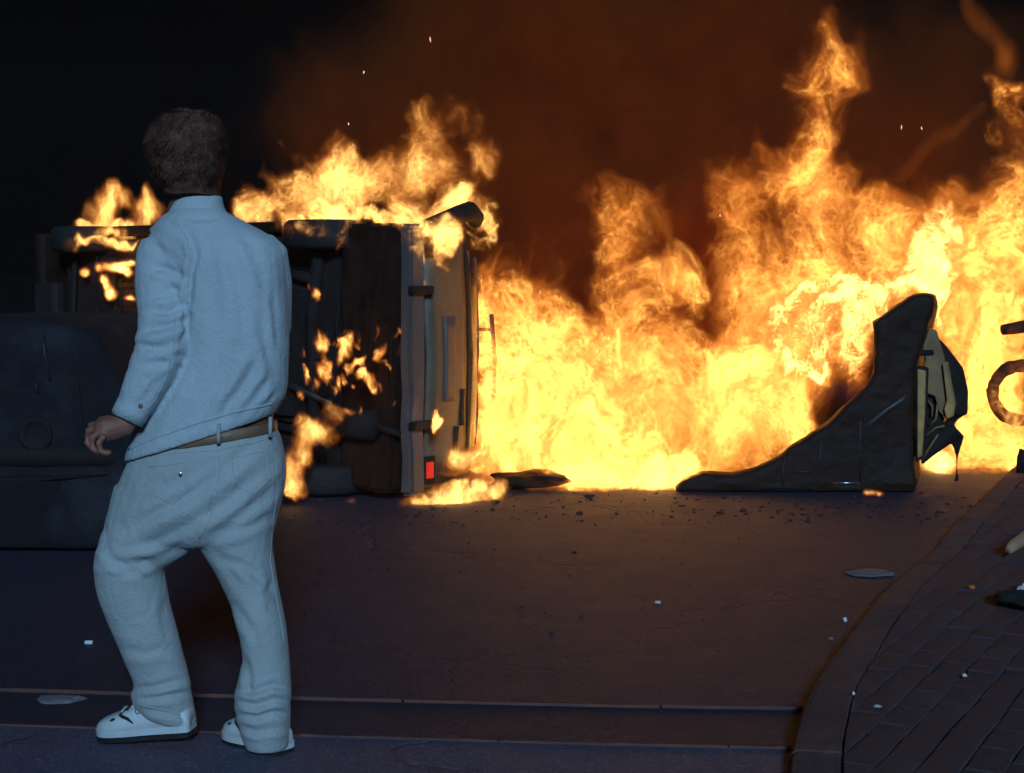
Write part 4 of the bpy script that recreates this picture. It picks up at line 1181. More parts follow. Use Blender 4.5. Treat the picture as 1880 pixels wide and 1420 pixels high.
def fire_mat(name, k, cold=(1.0, 0.20, 0.014), hot=(1.0, 0.52, 0.13), mid=1.0, soot=0.8, heat=5.0):
    """glowing, sooty gas: thin cool gas is redder than the dense hot gas, and soot hides what burns behind it"""
    m = bpy.data.materials.new(name); m.use_nodes = True
    T = NT(m.node_tree); T.n.remove(T.n['Principled BSDF'])
    out = [x for x in T.n if x.type == 'OUTPUT_MATERIAL'][0]
    a = T.n.new('ShaderNodeAttribute'); a.attribute_name = 'density'
    d = a.outputs['Fac']
    em = T.n.new('ShaderNodeEmission')
    h = T.mapr(d, 0.0, mid)
    T.put(em.inputs[0], T.mix(h, cold, hot))
    T.put(em.inputs[1], T.m('MULTIPLY', T.m('MULTIPLY', d, k), T.m('ADD', 0.40, T.m('MULTIPLY', T.m('POWER', T.mapr(d, 0.0, mid * 1.6), 1.6), heat))))
    ab = T.n.new('ShaderNodeVolumeAbsorption'); ab.inputs['Color'].default_value = (0, 0, 0, 1)
    T.put(ab.inputs['Density'], T.m('MULTIPLY', d, k * soot))
    ad = T.n.new('ShaderNodeAddShader'); T.l.new(em.outputs[0], ad.inputs[0]); T.l.new(ab.outputs[0], ad.inputs[1])
    T.l.new(ad.outputs[0], out.inputs['Volume'])
    return m

def front_mat():
    m = bpy.data.materials.new('flame_skin'); m.use_nodes = True
    T = NT(m.node_tree); T.n.remove(T.n['Principled BSDF'])
    out = [x for x in T.n if x.type == 'OUTPUT_MATERIAL'][0]
    tr = T.n.new('ShaderNodeBsdfTransparent'); em = T.n.new('ShaderNodeEmission')
    em.inputs[0].default_value = (1, .3, .04, 1); em.inputs[1].default_value = .35
    mx = T.n.new('ShaderNodeMixShader'); mx.inputs[0].default_value = .012
    T.l.new(tr.outputs[0], mx.inputs[1]); T.l.new(em.outputs[0], mx.inputs[2]); T.l.new(mx.outputs[0], out.inputs['Surface'])
    m.cycles.emission_sampling = 'NONE'
    return m
M_front = front_mat()

def env_grid(lo, hi, cell, blobs):
    """how much burns where: a lattice of the sum of soft blobs.  blob = centre, half sizes, tilt (in the x-z plane), amount, hardness"""
    n = [max(2, int(math.ceil((hi[i] - lo[i]) / cell)) + 1) for i in range(3)]
    X = lo[0] + cell * np.arange(n[0]); Y = lo[1] + cell * np.arange(n[1]); Z = lo[2] + cell * np.arange(n[2])
    x, y, z = np.meshgrid(X, Y, Z, indexing='ij')
    e = np.zeros(x.shape)
    for (c, r, tilt, amt, hard) in blobs:
        dx, dy, dz = x - c[0], y - c[1], z - c[2]
        ct, st = math.cos(tilt), math.sin(tilt)
        u, w = dx * ct + dz * st, -dx * st + dz * ct
        q = (u / r[0]) ** 2 + (dy / r[1]) ** 2 + (w / r[2]) ** 2
        g = np.exp(-q ** hard)
        if amt >= 0: e = e + amt * g * np.clip(1.6 - 0.6 * np.clip(e, 0, 1), 0, 1)
        else: e = e * (1 + amt * g)
    e[0] = e[-1] = 0; e[:, 0] = e[:, -1] = 0; e[:, :, -1] = 0
    return n, e

def trilinear(T, geo, attr, pos, lo, cell, n):
    q = T.v('SCALE', T.v('SUBTRACT', pos, tuple(lo)), scale=1.0 / cell)
    c = T.xyz(q)
    fl, fr = [], []
    for i in range(3):
        a = T.m('MINIMUM', T.m('MAXIMUM', c[i], 0.0), n[i] - 1.001)
        f = T.m('FLOOR', a); fl.append(f); fr.append(T.m('SUBTRACT', a, f))
    base = T.m('ADD', T.m('ADD', T.m('MULTIPLY', fl[0], float(n[1] * n[2])), T.m('MULTIPLY', fl[1], float(n[2]))), fl[2])
    def samp(off):
        si = T.n.new('GeometryNodeSampleIndex'); si.data_type = 'FLOAT'; si.domain = 'POINT'
        T.l.new(geo, si.inputs['Geometry'])
        na = T.n.new('GeometryNodeInputNamedAttribute'); na.data_type = 'FLOAT'; na.inputs['Name'].default_value = attr
        T.l.new(na.outputs['Attribute'], [s for s in si.inputs if s.name == 'Value' and s.enabled][0])
        T.put(si.inputs['Index'], T.m('ADD', base, float(off)))
        return [s for s in si.outputs if s.enabled][0]
    def lerp(a, b, f): return T.m('ADD', T.m('MULTIPLY', a, T.m('SUBTRACT', 1.0, f)), T.m('MULTIPLY', b, f))
    sx, sy = n[1] * n[2], n[2]
    v = {}
    for i in (0, 1):
        for j in (0, 1):
            v[i, j] = lerp(samp(i * sx + j * sy), samp(i * sx + j * sy + 1), fr[2])
    return lerp(lerp(v[0, 0], v[0, 1], fr[1]), lerp(v[1, 0], v[1, 1], fr[1]), fr[0])

def fire(name, lo, hi, blobs, material, parent=None, cell=0.06, vox=(0.016, 0.024, 0.016), seed=0.0, shape=None):
    """one body of flame between the corners lo and hi"""
    n, e = env_grid(lo, hi, cell, blobs)
    hi = [lo[i] + cell * (n[i] - 1) for i in range(3)]
    me = bpy.data.meshes.new(name)
    nv = n[0] * n[1] * n[2]
    idx = np.arange(nv).reshape(n)
    I, J, K = np.meshgrid(np.arange(n[0]), np.arange(n[1]), np.arange(n[2]), indexing='ij')
    co = np.stack([lo[0] + cell * I, lo[1] + cell * J, lo[2] + cell * K], -1).reshape(-1, 3)
    flat = idx.reshape(-1)
    me.vertices.add(nv); me.vertices.foreach_set('co', co.astype(np.float32).ravel())
    ed = np.stack([flat[:-1], flat[1:]], -1)
    me.edges.add(len(ed)); me.edges.foreach_set('vertices', ed.astype(np.int32).ravel())
    at_ = me.attributes.new('env', 'FLOAT', 'POINT'); at_.data.foreach_set('value', e.astype(np.float32).ravel())
    me.update()
    o = bpy.data.objects.new(name, me); COL.objects.link(o)
    me.materials.append(material)
    if parent is not None:
        o.parent = parent; o.matrix_parent_inverse = Matrix.Translation(-Vector(parent.location))
    def field(g, hull):
        g.interface.new_socket('Geometry', in_out='INPUT', socket_type='NodeSocketGeometry')
        g.interface.new_socket('Geometry', in_out='OUTPUT', socket_type='NodeSocketGeometry')
        T = NT(g)
        gi = T.n.new('NodeGroupInput'); go = T.n.new('NodeGroupOutput')
        pos = T.n.new('GeometryNodeInputPosition').outputs[0]
        s = dict(warp1=0.30, f1=1.3, warp2=0.10, f2=4.0, warp3=0.035, f3=11.0, stretch=0.6, erode=0.75, fil=0.8, ff=5.0, sharp=2.2, gain=1.0, floor=0.12, rough=0.6, bil=0.8)
        s.update(shape or {})
        ps = T.v('ADD', T.v('MULTIPLY', pos, (1, 1, s['stretch'])), (seed, seed * 1.7, seed * 0.6))
        def wv(vec, f, amt, det):
            c = T.noise(vec, f, det, 0.5, color=True)
            return T.v('SCALE', T.v('SUBTRACT', c, (0.5, 0.5, 0.5)), scale=amt * 2)
        w1 = wv(ps, s['f1'], s['warp1'], 1.0)
        p1 = T.v('ADD', ps, w1)
        w2 = wv(p1, s['f2'], s['warp2'], 1.0)
        p2 = T.v('ADD', p1, w2)
        w3 = wv(p2, s['f3'], s['warp3'], 1.0)
        p3 = T.v('ADD', p2, w3)
        wt = T.v('MULTIPLY', T.v('ADD', T.v('ADD', w1, w2), w3), (1, 1, 1.3))
        ep = T.v('ADD', pos, wt)
        env = trilinear(T, gi.outputs[0], 'env', ep, lo, cell, n)
        fb = T.noise(p2, s['ff'] * 0.5, 6.0, s['rough'])
        # thin bright sheets: where a noise crosses its middle value
        def sheets(f, det):
            q = T.m('MULTIPLY', T.m('ABSOLUTE', T.m('SUBTRACT', T.noise(p3, f, det, 0.55), 0.5)), 5.5)
            return T.m('POWER', T.m('SUBTRACT', 1.0, T.m('MINIMUM', q, 1.0)), s['sharp'])
        r1 = sheets(s['ff'], 2.0); r2 = sheets(s['ff'] * 2.2, 2.0)
        bil = T.mapr(T.noise(p3, s['ff'] * 1.3, 5.0, 0.62), 0.30, 0.72)
        d = T.m('SUBTRACT', env, T.m('MULTIPLY', T.m('SUBTRACT', 1.0, T.mapr(fb, 0.28, 0.70)), s['erode']))
        d = T.m('MAXIMUM', d, 0.0)
        if hull: return T, go, d
        fil = T.m('ADD', T.m('MULTIPLY', T.m('ADD', r1, T.m('MULTIPLY', r2, 0.8)), s['fil']), T.m('ADD', s['floor'], T.m('MULTIPLY', T.m('POWER', bil, 2.0), s['bil'])))
        d = T.m('MULTIPLY', T.m('MULTIPLY', d, fil), s['gain'])
        return T, go, d
    def cube(T, d, vx):
        vc = T.n.new('GeometryNodeVolumeCube')
        T.put(vc.inputs['Density'], d)
        vc.inputs['Min'].default_value = lo; vc.inputs['Max'].default_value = hi
        for i, ax in enumerate('XYZ'):
            vc.inputs['Resolution ' + ax].default_value = max(4, int((hi[i] - lo[i]) / vx[i]))
        return vc
    # the glowing front of the flame: a faint, nearly clear skin where the burning begins
    if parent is not None:
        g = bpy.data.node_groups.new('front', 'GeometryNodeTree')
        T, go, d = field(g, True)
        hv = max(.022, min(.05, (hi[0] - lo[0]) / 40))
        vm = T.n.new('GeometryNodeVolumeToMesh'); vm.resolution_mode = 'GRID'
        vm.inputs['Threshold'].default_value = .10; vm.inputs['Adaptivity'].default_value = .15
        T.l.new(cube(T, d, (hv, hv, hv)).outputs[0], vm.inputs[0]); T.l.new(vm.outputs[0], go.inputs[0])
        md = o.modifiers.new('front', 'NODES'); md.node_group = g
        dg = bpy.context.evaluated_depsgraph_get(); dg.update()
        fm = bpy.data.meshes.new_from_object(o.evaluated_get(dg)); fm.name = 'flame_front'
        o.modifiers.remove(md); bpy.data.node_groups.remove(g)
        fm.materials.clear()
        if len(fm.polygons): link_mesh('flame_front', fm, M_front, parent, True)['kind'] = 'stuff'
        else: bpy.data.meshes.remove(fm)
    g = bpy.data.node_groups.new(name, 'GeometryNodeTree')
    T, go, d = field(g, False)
    sm = T.n.new('GeometryNodeSetMaterial'); sm.inputs['Material'].default_value = material
    T.l.new(cube(T, d, vox).outputs[0], sm.inputs[0]); T.l.new(sm.outputs[0], go.inputs[0])
    md = o.modifiers.new('gas', 'NODES'); md.node_group = g
    return o

def pb(px, py, rx, ry, Y, rY, amt, tilt=0.0, hard=1.0):
    """a blob whose middle is seen at pixel (px, py) of the photograph from the camera, Y metres away"""
    c = at(px, py, Y); k = m_per_px(Y)
    return (tuple(c), (rx * k, rY, ry * k), math.radians(tilt), amt, hard)
def fire_thing(label, lo, hi, blobs, material, **kw):
    lo, hi = list(lo), list(hi)
    root = empty('fire', ((lo[0] + hi[0]) / 2, (lo[1] + hi[1]) / 2, lo[2])); tag(root, label, 'fire')
    o = fire('flame', lo, hi, blobs, material, root, **kw); o['kind'] = 'stuff'
    return root
def span(x0, x1, y0, y1, ytop, ybot=None):
    """corners of the box of air between two picture columns, two distances and two picture rows"""
    ym = (y0 + y1) / 2
    a = min(at(x0, 700, y0).x, at(x0, 700, y1).x); b = max(at(x1, 700, y0).x, at(x1, 700, y1).x)
    zt = max(at(900, ytop, y0).z, at(900, ytop, y1).z)
    zb = .012 if ybot is None else max(.012, min(at(900, ybot, y0).z, at(900, ybot, y1).z))
    return (a, y0, zb), (b, y1, zt)

G_main = fire_mat('hot_flame_gas', 9.0, mid=1.1, heat=4.0, soot=.85, cold=(1.0, .175, .010), hot=(1.0, .45, .085))
G_lick = fire_mat('thin_flame_gas', 12.0, mid=1.3)

# ---- the wall of fire between the wrecks and the tall flames over it
bl = [
 pb(950, 770, 90, 110, 10.3, .40, 1.0), pb(1040, 790, 110, 110, 10.2, .42, 1.1), pb(1180, 800, 160, 105, 10.3, .45, 1.15), pb(1330, 770, 130, 100, 10.4, .42, 1.0),
 pb(1120, 890, 150, 30, 9.6, .28, 2.3), pb(1060, 850, 130, 60, 9.8, .3, 1.5), pb(1250, 850, 90, 60, 9.7, .25, 1.5), pb(890, 760, 28, 170, 10.3, .3, 1.5), pb(880, 600, 20, 90, 10.45, .25, .8),
 pb(1150, 690, 220, 70, 10.6, .5, .75), pb(960, 620, 100, 120, 10.7, .42, .62), pb(1330, 660, 80, 45, 10.3, .3, 1.1),
 pb(1130, 450, 55, 110, 10.8, .30, .80, 8), pb(1230, 525, 60, 34, 10.5, .2, .95), pb(1262, 505, 16, 26, 10.45, .12, 1.0), pb(1195, 370, 60, 45, 10.8, .3, .55), pb(1180, 590, 110, 60, 10.7, .35, .75), pb(980, 430, 40, 60, 10.9, .3, .40), pb(930, 540, 70, 80, 10.8, .35, .55), pb(1040, 600, 80, 70, 10.8, .35, .6),
 pb(1400, 620, 110, 100, 10.8, .4, .58), pb(1420, 430, 110, 90, 11.0, .38, .52), pb(1345, 330, 42, 80, 11.0, .3, .52), pb(1480, 520, 130, 110, 10.9, .4, .55),
 pb(1610, 480, 130, 110, 11.0, .4, .55), pb(1740, 450, 110, 100, 11.0, .4, .55), pb(1870, 430, 60, 130, 11.1, .35, .95), pb(1860, 300, 40, 40, 11.0, .2, .7), pb(1850, 700, 90, 180, 10.7, .40, 1.5), pb(1775, 640, 60, 110, 10.9, .4, .8), pb(1800, 830, 90, 60, 10.4, .3, 1.6),
 pb(1490, 150, 42, 150, 11.1, .30, .78, -3), pb(1545, 110, 36, 60, 11.1, .25, .60), pb(1450, 270, 80, 55, 11.1, .3, .55), pb(1600, 320, 140, 50, 11.1, .3, .34), pb(1834, 215, 20, 50, 10.9, .12, 1.2), pb(1865, 180, 24, 18, 10.9, .12, 1.1), pb(1868, 240, 16, 20, 10.9, .1, .9),
 pb(1330, 420, 60, 90, 11.2, .4, .34), pb(1480, 350, 140, 55, 11.3, .4, .50), pb(1680, 420, 150, 80, 11.3, .4, .50), pb(1790, 380, 70, 60, 11.3, .35, .45), pb(1420, 540, 120, 90, 11.2, .4, .55), pb(1700, 560, 140, 110, 11.3, .4, .50), pb(1800, 520, 60, 80, 11.2, .35, .50),
 pb(1420, 760, 80, 60, 10.5, .3, 1.0), pb(1500, 650, 90, 90, 10.6, .3, .9),
 pb(1866, 722, 60, 60, 9.84, .10, 1.5), pb(1870, 640, 40, 30, 9.9, .10, .9), pb(1848, 604, 22, 16, 9.98, .06, 1.1), pb(1595, 400, 26, 60, 10.8, .6, -.75), pb(1300, 560, 40, 90, 10.6, .9, -.7), pb(1085, 560, 40, 70, 10.5, .8, -.5), pb(1790, 600, 22, 60, 10.6, .7, -.6),
]
lo, hi = span(835, 2000, 9.3, 11.6, -10)
fire_thing('wall of yellow fire roaring along the road between the overturned car and the black shell', lo, hi, bl, G_main,
           vox=(.013, .022, .013), shape=dict(fil=1.9, sharp=5.0, floor=.03, bil=.75, ff=5.0, warp1=.26, warp2=.18, warp3=.06, f2=3.6, f3=10.0, erode=.85, stretch=.85))

# ---- curling flame that rolls off the black shell, and the jet above its tip: thin rolled sheets
def ringb(px, py, r0, Y, rY, amt, n=16, a0=0, a1=360, w=11, sq=1.0):
    return [pb(px + r0 * math.cos(math.radians(a)), py - r0 * sq * math.sin(math.radians(a)), w * 1.5, w * 1.5, Y, rY, amt) for a in np.linspace(a0, a1, n)]
bl = [pb(1540, 620, 60, 60, 9.75, .15, .50), pb(1560, 560, 60, 40, 9.75, .15, .6), pb(1575, 650, 22, 60, 9.65, .12, 1.0), pb(1480, 600, 35, 70, 9.8, .12, .45)]
bl += ringb(1520, 600, 88, 9.78, .07, .8, 22, 30, 260, 9) + ringb(1535, 610, 50, 9.72, .06, .8, 14, 0, 300, 7)
bl += [pb(1580, 555, 50, 22, 9.75, .1, .8), pb(1630, 540, 50, 20, 9.8, .1, 1.0)]
lo, hi = span(1390, 1640, 9.45, 10.1, 440, 740)
fire_thing('rolling bright yellow flame curling away from the upper edge of the black shell', lo, hi, bl, fire_mat('rolling_flame_gas', 20.0, mid=1.2), cell=.035,
           vox=(.009, .016, .009), seed=4.2, shape=dict(fil=2.4, sharp=7.0, floor=.03, ff=7.0, warp1=.10, warp2=.12, warp3=.05, erode=.30, stretch=.8))
bl = [pb(1705, 530, 38, 30, 9.8, .14, 1.3), pb(1705, 490, 36, 34, 9.8, .14, 1.2), pb(1695, 450, 30, 30, 9.85, .13, 1.1), pb(1730, 425, 32, 34, 9.9, .12, .7), pb(1760, 450, 18, 40, 9.9, .1, .5), pb(1650, 525, 50, 16, 9.75, .1, 1.1), pb(1718, 580, 14, 50, 9.8, .1, .9), pb(1735, 380, 40, 25, 9.95, .1, .42)]
lo, hi = span(1590, 1830, 9.5, 10.15, 320, 680)
fire_thing('bright pale jet of flame standing on the top corner of the black shell', lo, hi, bl, fire_mat('jet_flame_gas', 22.0, mid=1.0), cell=.035,
           vox=(.009, .016, .009), seed=8.8, shape=dict(fil=2.2, sharp=5.0, floor=.10, ff=6.0, warp1=.10, warp2=.09, warp3=.045, erode=.35, stretch=.8))

# ---- flames along the upper side of the car on its side
bl = [pb(470, 375, 40, 26, 9.9, .2, 1.2), pb(520, 350, 60, 45, 9.8, .25, .85), pb(560, 400, 50, 20, 9.5, .2, .9), pb(600, 350, 60, 50, 9.7, .28, .95), pb(645, 310, 55, 45, 9.8, .28, .75), pb(690, 350, 70, 40, 9.7, .3, .65), pb(760, 380, 60, 34, 9.5, .25, 1.0), pb(790, 400, 34, 26, 9.35, .2, 1.1), pb(830, 380, 26, 34, 9.6, .2, .95), pb(850, 370, 22, 24, 9.7, .15, .9), pb(880, 398, 26, 16, 9.8, .13, 1.2), pb(893, 420, 11, 24, 9.8, .1, 1.1), pb(870, 441, 22, 9, 9.75, .1, .9),
      pb(780, 320, 100, 40, 10.0, .35, .62), pb(760, 250, 90, 60, 10.1, .35, .56), pb(850, 270, 70, 60, 10.1, .35, .38), pb(810, 190, 60, 50, 10.2, .3, .32), pb(890, 300, 20, 20, 10, .15, .5),
      pb(810, 430, 14, 30, 9.1, .10, 1.1), pb(775, 500, 11, 40, 9.02, .07, 1.0), pb(772, 470, 9, 20, 9.02, .06, 1.0), pb(600, 430, 40, 26, 9.2, .1, .7), pb(585, 462, 55, 7, 9.05, .10, 1.0), pb(625, 440, 12, 24, 9.1, .1, .7), pb(540, 430, 24, 22, 9.2, .1, .5),
      pb(520, 270, 14, 40, 9.9, .15, .36), pb(440, 385, 14, 8, 10.0, .12, 1.0)]
bl = [(c, r, t, a * (1.55 if r[0] < 25 * m_per_px(c[1]) and c[1] < 9.9 else 1.0), q) for c, r, t, a, q in bl]
bl += [pb(790, 415, 40, 22, 9.15, .08, 1.6), pb(725, 400, 24, 10, 9.1, .08, 1.4), pb(640, 392, 50, 10, 9.25, .08, 1.9), pb(590, 404, 55, 13, 9.2, .1, 2.2), pb(690, 398, 46, 11, 9.08, .1, 2.2), pb(765, 425, 22, 26, 9.03, .07, 1.9)]
lo, hi = span(415, 930, 8.9, 10.7, 100, 560)
fire_thing('ragged row of flames along the raised upper flank of the overturned car', lo, hi, bl, fire_mat('ragged_flame_gas', 9.0, mid=1.0, heat=2.6), cell=.04,
           vox=(.011, .018, .011), seed=2.3, shape=dict(fil=2.2, sharp=3.6, floor=.06, ff=7.5, warp1=.13, warp2=.14, warp3=.07, f2=5.0, f3=12.0, erode=1.05, stretch=.8))

# ---- the burning front tyre
bl = [pb(190, 385, 24, 45, 10.75, .15, 1.2), pb(215, 350, 20, 30, 10.75, .13, .9), pb(265, 385, 22, 28, 10.6, .14, .95), pb(285, 370, 22, 20, 10.6, .14, .8), pb(235, 365, 14, 18, 10.7, .1, .6), pb(205, 420, 60, 9, 10.55, .14, 1.2)]
bl += [pb(210 + 76 * math.cos(t), 432 + 9 * math.sin(t), 12, 6, 10.62 - .24 * math.sin(-t) * -1, .05, 1.4) for t in np.linspace(0, 6.28, 26)]
lo, hi = span(105, 325, 10.2, 11.1, 300, 480)
fire_thing('small flames standing on the burning front tyre beside the head of the person', lo, hi, bl, fire_mat('tyre_flame_gas', 14.0, mid=1.0, heat=2.4), cell=.03,
           vox=(.010, .016, .010), seed=6.1, shape=dict(fil=2.0, sharp=2.5, floor=.10, ff=7.5, warp1=.08, warp2=.09, warp3=.05, erode=.80))

# ---- fire leaking out under the belly, beside the lower wheel
bl = [pb(545, 880, 22, 30, 8.75, .1, 1.3), pb(565, 835, 20, 34, 8.75, .1, 1.1), pb(585, 795, 26, 16, 8.75, .09, 1.0), pb(555, 782, 18, 10, 8.75, .07, .8), pb(605, 760, 14, 12, 8.8, .07, .7), pb(630, 746, 22, 4, 8.8, .06, .8), pb(655, 750, 3, 9, 8.8, .05, .8), pb(535, 905, 26, 8, 8.7, .1, 1.4)]
lo, hi = span(495, 680, 8.5, 9.0, 715)
fire_thing('narrow leaning flame on the belly of the overturned car beside the hip of the person', lo, hi, bl, fire_mat('leaning_flame_gas', 22.0, mid=1.0, heat=1.8), cell=.025,
           vox=(.008, .014, .008), seed=1.4, shape=dict(fil=2.2, sharp=2.6, floor=.07, ff=8.5, warp1=.06, warp2=.09, warp3=.05, erode=.8))

# ---- small fires in the holes of the belly
bl = [pb(592, 625, 7, 12, 8.85, .05, 1.6), pb(594, 665, 5, 28, 8.86, .05, 1.2), pb(632, 640, 9, 22, 8.80, .05, 1.3, -25), pb(655, 662, 14, 7, 8.80, .05, 1.3, 28), pb(640, 678, 8, 8, 8.8, .04, 1.0), pb(665, 690, 14, 6, 8.8, .05, 1.2, -35), pb(685, 705, 14, 7, 8.8, .05, 1.2, -45), pb(698, 640, 5, 24, 8.8, .05, 1.1, -6), pb(708, 668, 5, 9, 8.8, .04, 1.2), pb(620, 700, 4, 16, 8.85, .04, 1.0), pb(634, 700, 5, 9, 8.85, .04, 1.0), pb(558, 645, 4, 10, 8.9, .04, .9), pb(582, 545, 6, 8, 8.85, .04, 1.2), pb(574, 525, 3, 12, 8.85, .04, .8), pb(805, 765, 7, 22, 8.93, .05, 2.2), pb(828, 600, 4, 45, 9.32, .05, .9), pb(829, 715, 4, 14, 9.3, .05, 1.2), pb(823, 570, 6, 12, 9.3, .05, 1.2), pb(828, 638, 4, 14, 9.3, .05, 1.2), pb(840, 790, 14, 16, 9.4, .06, .8)]
_r = random.Random(23)
for _ in range(34):
    _x = _r.uniform(545, 735); _y = _r.gauss(655, 45); bl.append(pb(_x, _y, _r.uniform(1.6, 4), _r.uniform(4, 13), 8.98 - (735 - _x) * .0009 - .06, .04, _r.uniform(.7, 1.1), _r.uniform(-30, 10)))
lo, hi = span(535, 870, 8.65, 9.5, 490, 850)
fire_thing('scattered little tongues of flame in the holes of the sooty belly', lo, hi, bl, fire_mat('small_flame_gas', 55.0, mid=1.0, heat=2.5), cell=.022,
           vox=(.006, .012, .006), seed=3.7, shape=dict(fil=2.2, sharp=2.4, floor=.10, ff=14.0, warp1=.03, warp2=.05, warp3=.03, f2=8.0, f3=20.0, erode=.8))
bl = [pb(155, 495, 8, 8, 10.62, .05, 1.4), pb(215, 490, 22, 8, 10.3, .06, 1.3), pb(228, 500, 16, 5, 10.3, .06, 1.2, -20), pb(192, 515, 7, 7, 10.45, .05, 1.3), pb(198, 525, 5, 10, 10.45, .05, 1.3), pb(203, 540, 8, 9, 10.4, .05, 1.6), pb(238, 546, 10, 4, 10.3, .05, 1.3), pb(185, 495, 6, 6, 10.5, .05, 1.0), pb(240, 485, 12, 4, 10.3, .05, 1.2)]
lo, hi = span(125, 275, 10.1, 10.8, 465, 575)
fire_thing('glowing spots of fire under the front wheel, left of the pale sleeve', lo, hi, bl, fire_mat('spot_flame_gas', 45.0, mid=1.0), cell=.022,
           vox=(.010, .016, .010), seed=5.7, shape=dict(fil=1.6, sharp=2.0, floor=.25, ff=9.0, warp1=.03, warp2=.03, warp3=.02, erode=.35))

# ---- burning fuel on the road
bl = [pb(815, 925, 45, 6, 8.85, .12, 1.3), pb(860, 912, 50, 8, 8.95, .12, 1.2), pb(905, 905, 22, 14, 9.0, .09, .9), pb(925, 888, 12, 16, 9.05, .08, .9), pb(790, 932, 22, 4, 8.8, .08, 1.3), pb(840, 885, 40, 6, 9.05, .12, .7), pb(650, 913, 14, 4, 8.85, .05, 1.3), pb(715, 921, 14, 3, 8.83, .05, 1.0), pb(855, 850, 40, 26, 9.3, .14, 1.0), pb(895, 840, 16, 12, 9.3, .1, .8)]
lo, hi = span(630, 980, 8.6, 9.6, 800)
fire_thing('low flames of burning fuel spilt on the road below the red tail lamp', lo, hi, bl, fire_mat('fuel_flame_gas', 16.0, mid=1.0, heat=2.4), cell=.025,
           vox=(.010, .014, .007), seed=7.7, shape=dict(fil=2.0, sharp=2.6, floor=.08, ff=8.0, warp1=.10, warp2=.09, warp3=.04, erode=.85))
bl = [pb(1695, 905, 22, 4, 9.15, .06, 1.6), pb(1600, 903, 14, 4, 9.1, .05, 1.0), pb(1585, 905, 6, 4, 9.1, .05, 1.0), pb(1720, 850, 30, 22, 10.3, .2, 1.4)]
lo, hi = span(1560, 1770, 8.95, 10.7, 800)
fire_thing('bright little pool of burning fuel at the foot of the black shell', lo, hi, bl, fire_mat('pool_flame_gas', 16.0, mid=1.0), cell=.03,
           vox=(.010, .016, .008), seed=9.1, shape=dict(fil=2.0, sharp=2.6, floor=.15, ff=8.0, warp1=.05, warp2=.04, warp3=.02, erode=.4))

# ---- thin glowing wisps high at the right
bl = [pb(x, y, w, 17, 11.0, .10, a) for x, y, w, a in ((1778, -8, 12, .5), (1788, 12, 13, .55), (1800, 34, 13, .6), (1815, 54, 14, .6), (1832, 72, 15, .65), (1847, 92, 15, .7), (1854, 112, 14, .75), (1850, 132, 13, .7))]
bl += [pb(1650 + 20 * k, 318 - 15 * k, 22, 13, 11.0, .08, .34) for k in range(9)]
lo, hi = span(1600, 1900, 10.7, 11.3, -25, 360)
fire_thing('thin curling wisp of dull orange flame high in the right corner', lo, hi, bl, fire_mat('wisp_flame_gas', 2.0, mid=1.0, heat=.3, cold=(1, .20, .018), hot=(1, .24, .025)), cell=.04,
           vox=(.013, .02, .013), seed=11.3, shape=dict(fil=.8, sharp=2.0, floor=.4, bil=.5, ff=5.0, warp1=.05, warp2=.06, warp3=.03, erode=.25))

# ---- sparks carried up by the heat
M_spark = bpy.data.materials.new('spark'); M_spark.use_nodes = True
_b = M_spark.node_tree.nodes['Principled BSDF']; _b.inputs['Emission Color'].default_value = (1, .55, .35, 1); _b.inputs['Emission Strength'].default_value = 1.6; _b.inputs['Base Color'].default_value = (.1, .03, .02, 1)
SPARKS = [(668, 133, 10.0, 3, 'lone tiny spark high in the dark smoke above the row of car flames'), (790, 73, 10.2, 5, 'longest tiny spark streak near the top edge above the car flames'), (1655, 234, 10.4, 4, 'left spark of a close pair in the dark smoke right of the tall flame column'),
          (1692, 236, 10.4, 3, 'right spark of a close pair in the dark smoke right of the tall flame column'), (1802, 570, 10.0, 5, 'pale spark hanging between the black shell and the burning wheel'), (1322, 396, 10.2, 2.5, 'faint spark at the left rim of the big flames, above the curl'), (640, 228, 10.0, 2.5, 'faint spark just over the ragged car flames')]
for (x, y, Y, ln, lab) in SPARKS:
    c = at(x, y, Y); d = Vector((random.uniform(-.4, .4), random.uniform(-.3, .3), 1)).normalized() * (ln * m_per_px(Y))
    tag(bobj('spark', tube_bm([c - d, c, c + d], [.001, .0036, .001], 6), M_spark, None, True), lab, 'spark', 'sparks above the fires')
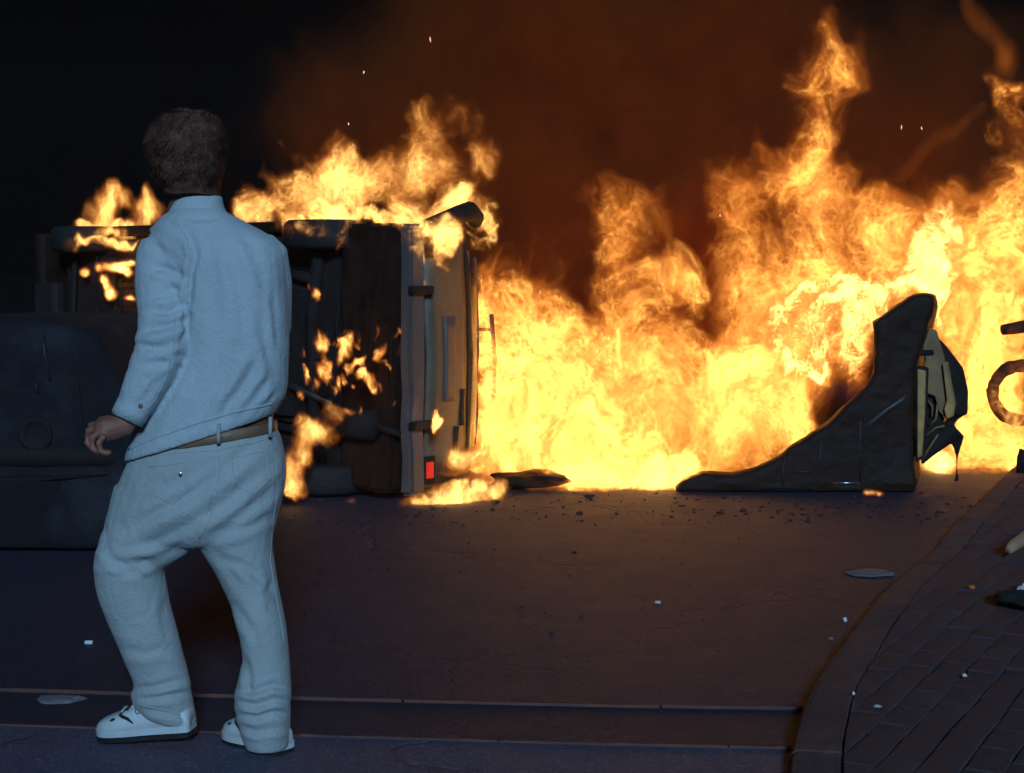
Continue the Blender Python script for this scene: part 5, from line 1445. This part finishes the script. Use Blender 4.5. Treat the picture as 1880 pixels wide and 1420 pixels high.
# ================================================================== smoke rolling up behind the flames
def smoke_mat():
    m = bpy.data.materials.new('brown_smoke'); m.use_nodes = True
    T = NT(m.node_tree); T.n.remove(T.n['Principled BSDF'])
    out = [x for x in T.n if x.type == 'OUTPUT_MATERIAL'][0]
    a = T.n.new('ShaderNodeAttribute'); a.attribute_name = 'density'
    pv = T.n.new('ShaderNodeVolumePrincipled')
    pv.inputs['Color'].default_value = (.80, .22, .045, 1)
    pv.inputs['Density Attribute'].default_value = ''
    pv.inputs['Anisotropy'].default_value = .2
    T.put(pv.inputs['Density'], T.m('MULTIPLY', a.outputs['Fac'], 2.1))
    T.l.new(pv.outputs[0], out.inputs['Volume'])
    return m
bl = [pb(1000, 420, 160, 200, 12.6, .7, .8), pb(1150, 200, 260, 220, 12.8, .8, .8), pb(1320, 480, 160, 220, 12.6, .7, .8), pb(1000, 130, 220, 160, 12.8, .8, .7), pb(800, 180, 180, 120, 12.6, .7, .6), pb(640, 240, 150, 100, 12.4, .6, .6), pb(520, 200, 150, 130, 12.4, .6, .5), pb(820, 300, 150, 100, 12.2, .6, .7),
      pb(1450, 200, 220, 200, 12.8, .8, .6), pb(1700, 280, 200, 160, 12.9, .8, .6), pb(1250, 20, 400, 120, 13, .9, .6), pb(860, 60, 240, 90, 13, .9, .5), pb(1800, 120, 120, 120, 13, .7, .35), pb(1150, 600, 240, 140, 12.5, .7, 1.0), pb(1500, 560, 300, 180, 12.6, .7, .9), pb(900, 600, 140, 160, 12.5, .7, .9), pb(1850, 560, 200, 200, 12.8, .7, .8), pb(1290, 480, 60, 110, 12.0, .3, .7)]
lo, hi = span(240, 2300, 11.7, 14.2, -220, 830)
sm_root = fire('smoke', lo, hi, bl, smoke_mat(), None, cell=.14, vox=(.05, .08, .05), seed=12.0,
               shape=dict(fil=.4, sharp=1.2, floor=.25, bil=1.1, ff=1.5, warp1=.45, warp2=.22, warp3=.08, f1=.7, f2=2.0, f3=6.0, erode=.75, stretch=.9))
tag(sm_root, 'brown smoke glowing in the firelight above and behind the flames', 'smoke', kind='stuff')

# thin smoky air over the whole place
m = bpy.data.materials.new('thin_smoky_air'); m.use_nodes = True
T = NT(m.node_tree); T.n.remove(T.n['Principled BSDF'])
out = [x for x in T.n if x.type == 'OUTPUT_MATERIAL'][0]
pv = T.n.new('ShaderNodeVolumePrincipled'); pv.inputs['Color'].default_value = (.95, .74, .70, 1); pv.inputs['Density'].default_value = .002; pv.inputs['Anisotropy'].default_value = .35
T.l.new(pv.outputs[0], out.inputs['Volume'])
bm = bmesh.new(); box_bm(Matrix.Translation((0, 17, 2.9)), 60, 56, 8, bm)
tag(bobj('haze', bm, m), 'thin smoky night air', 'haze', kind='stuff')
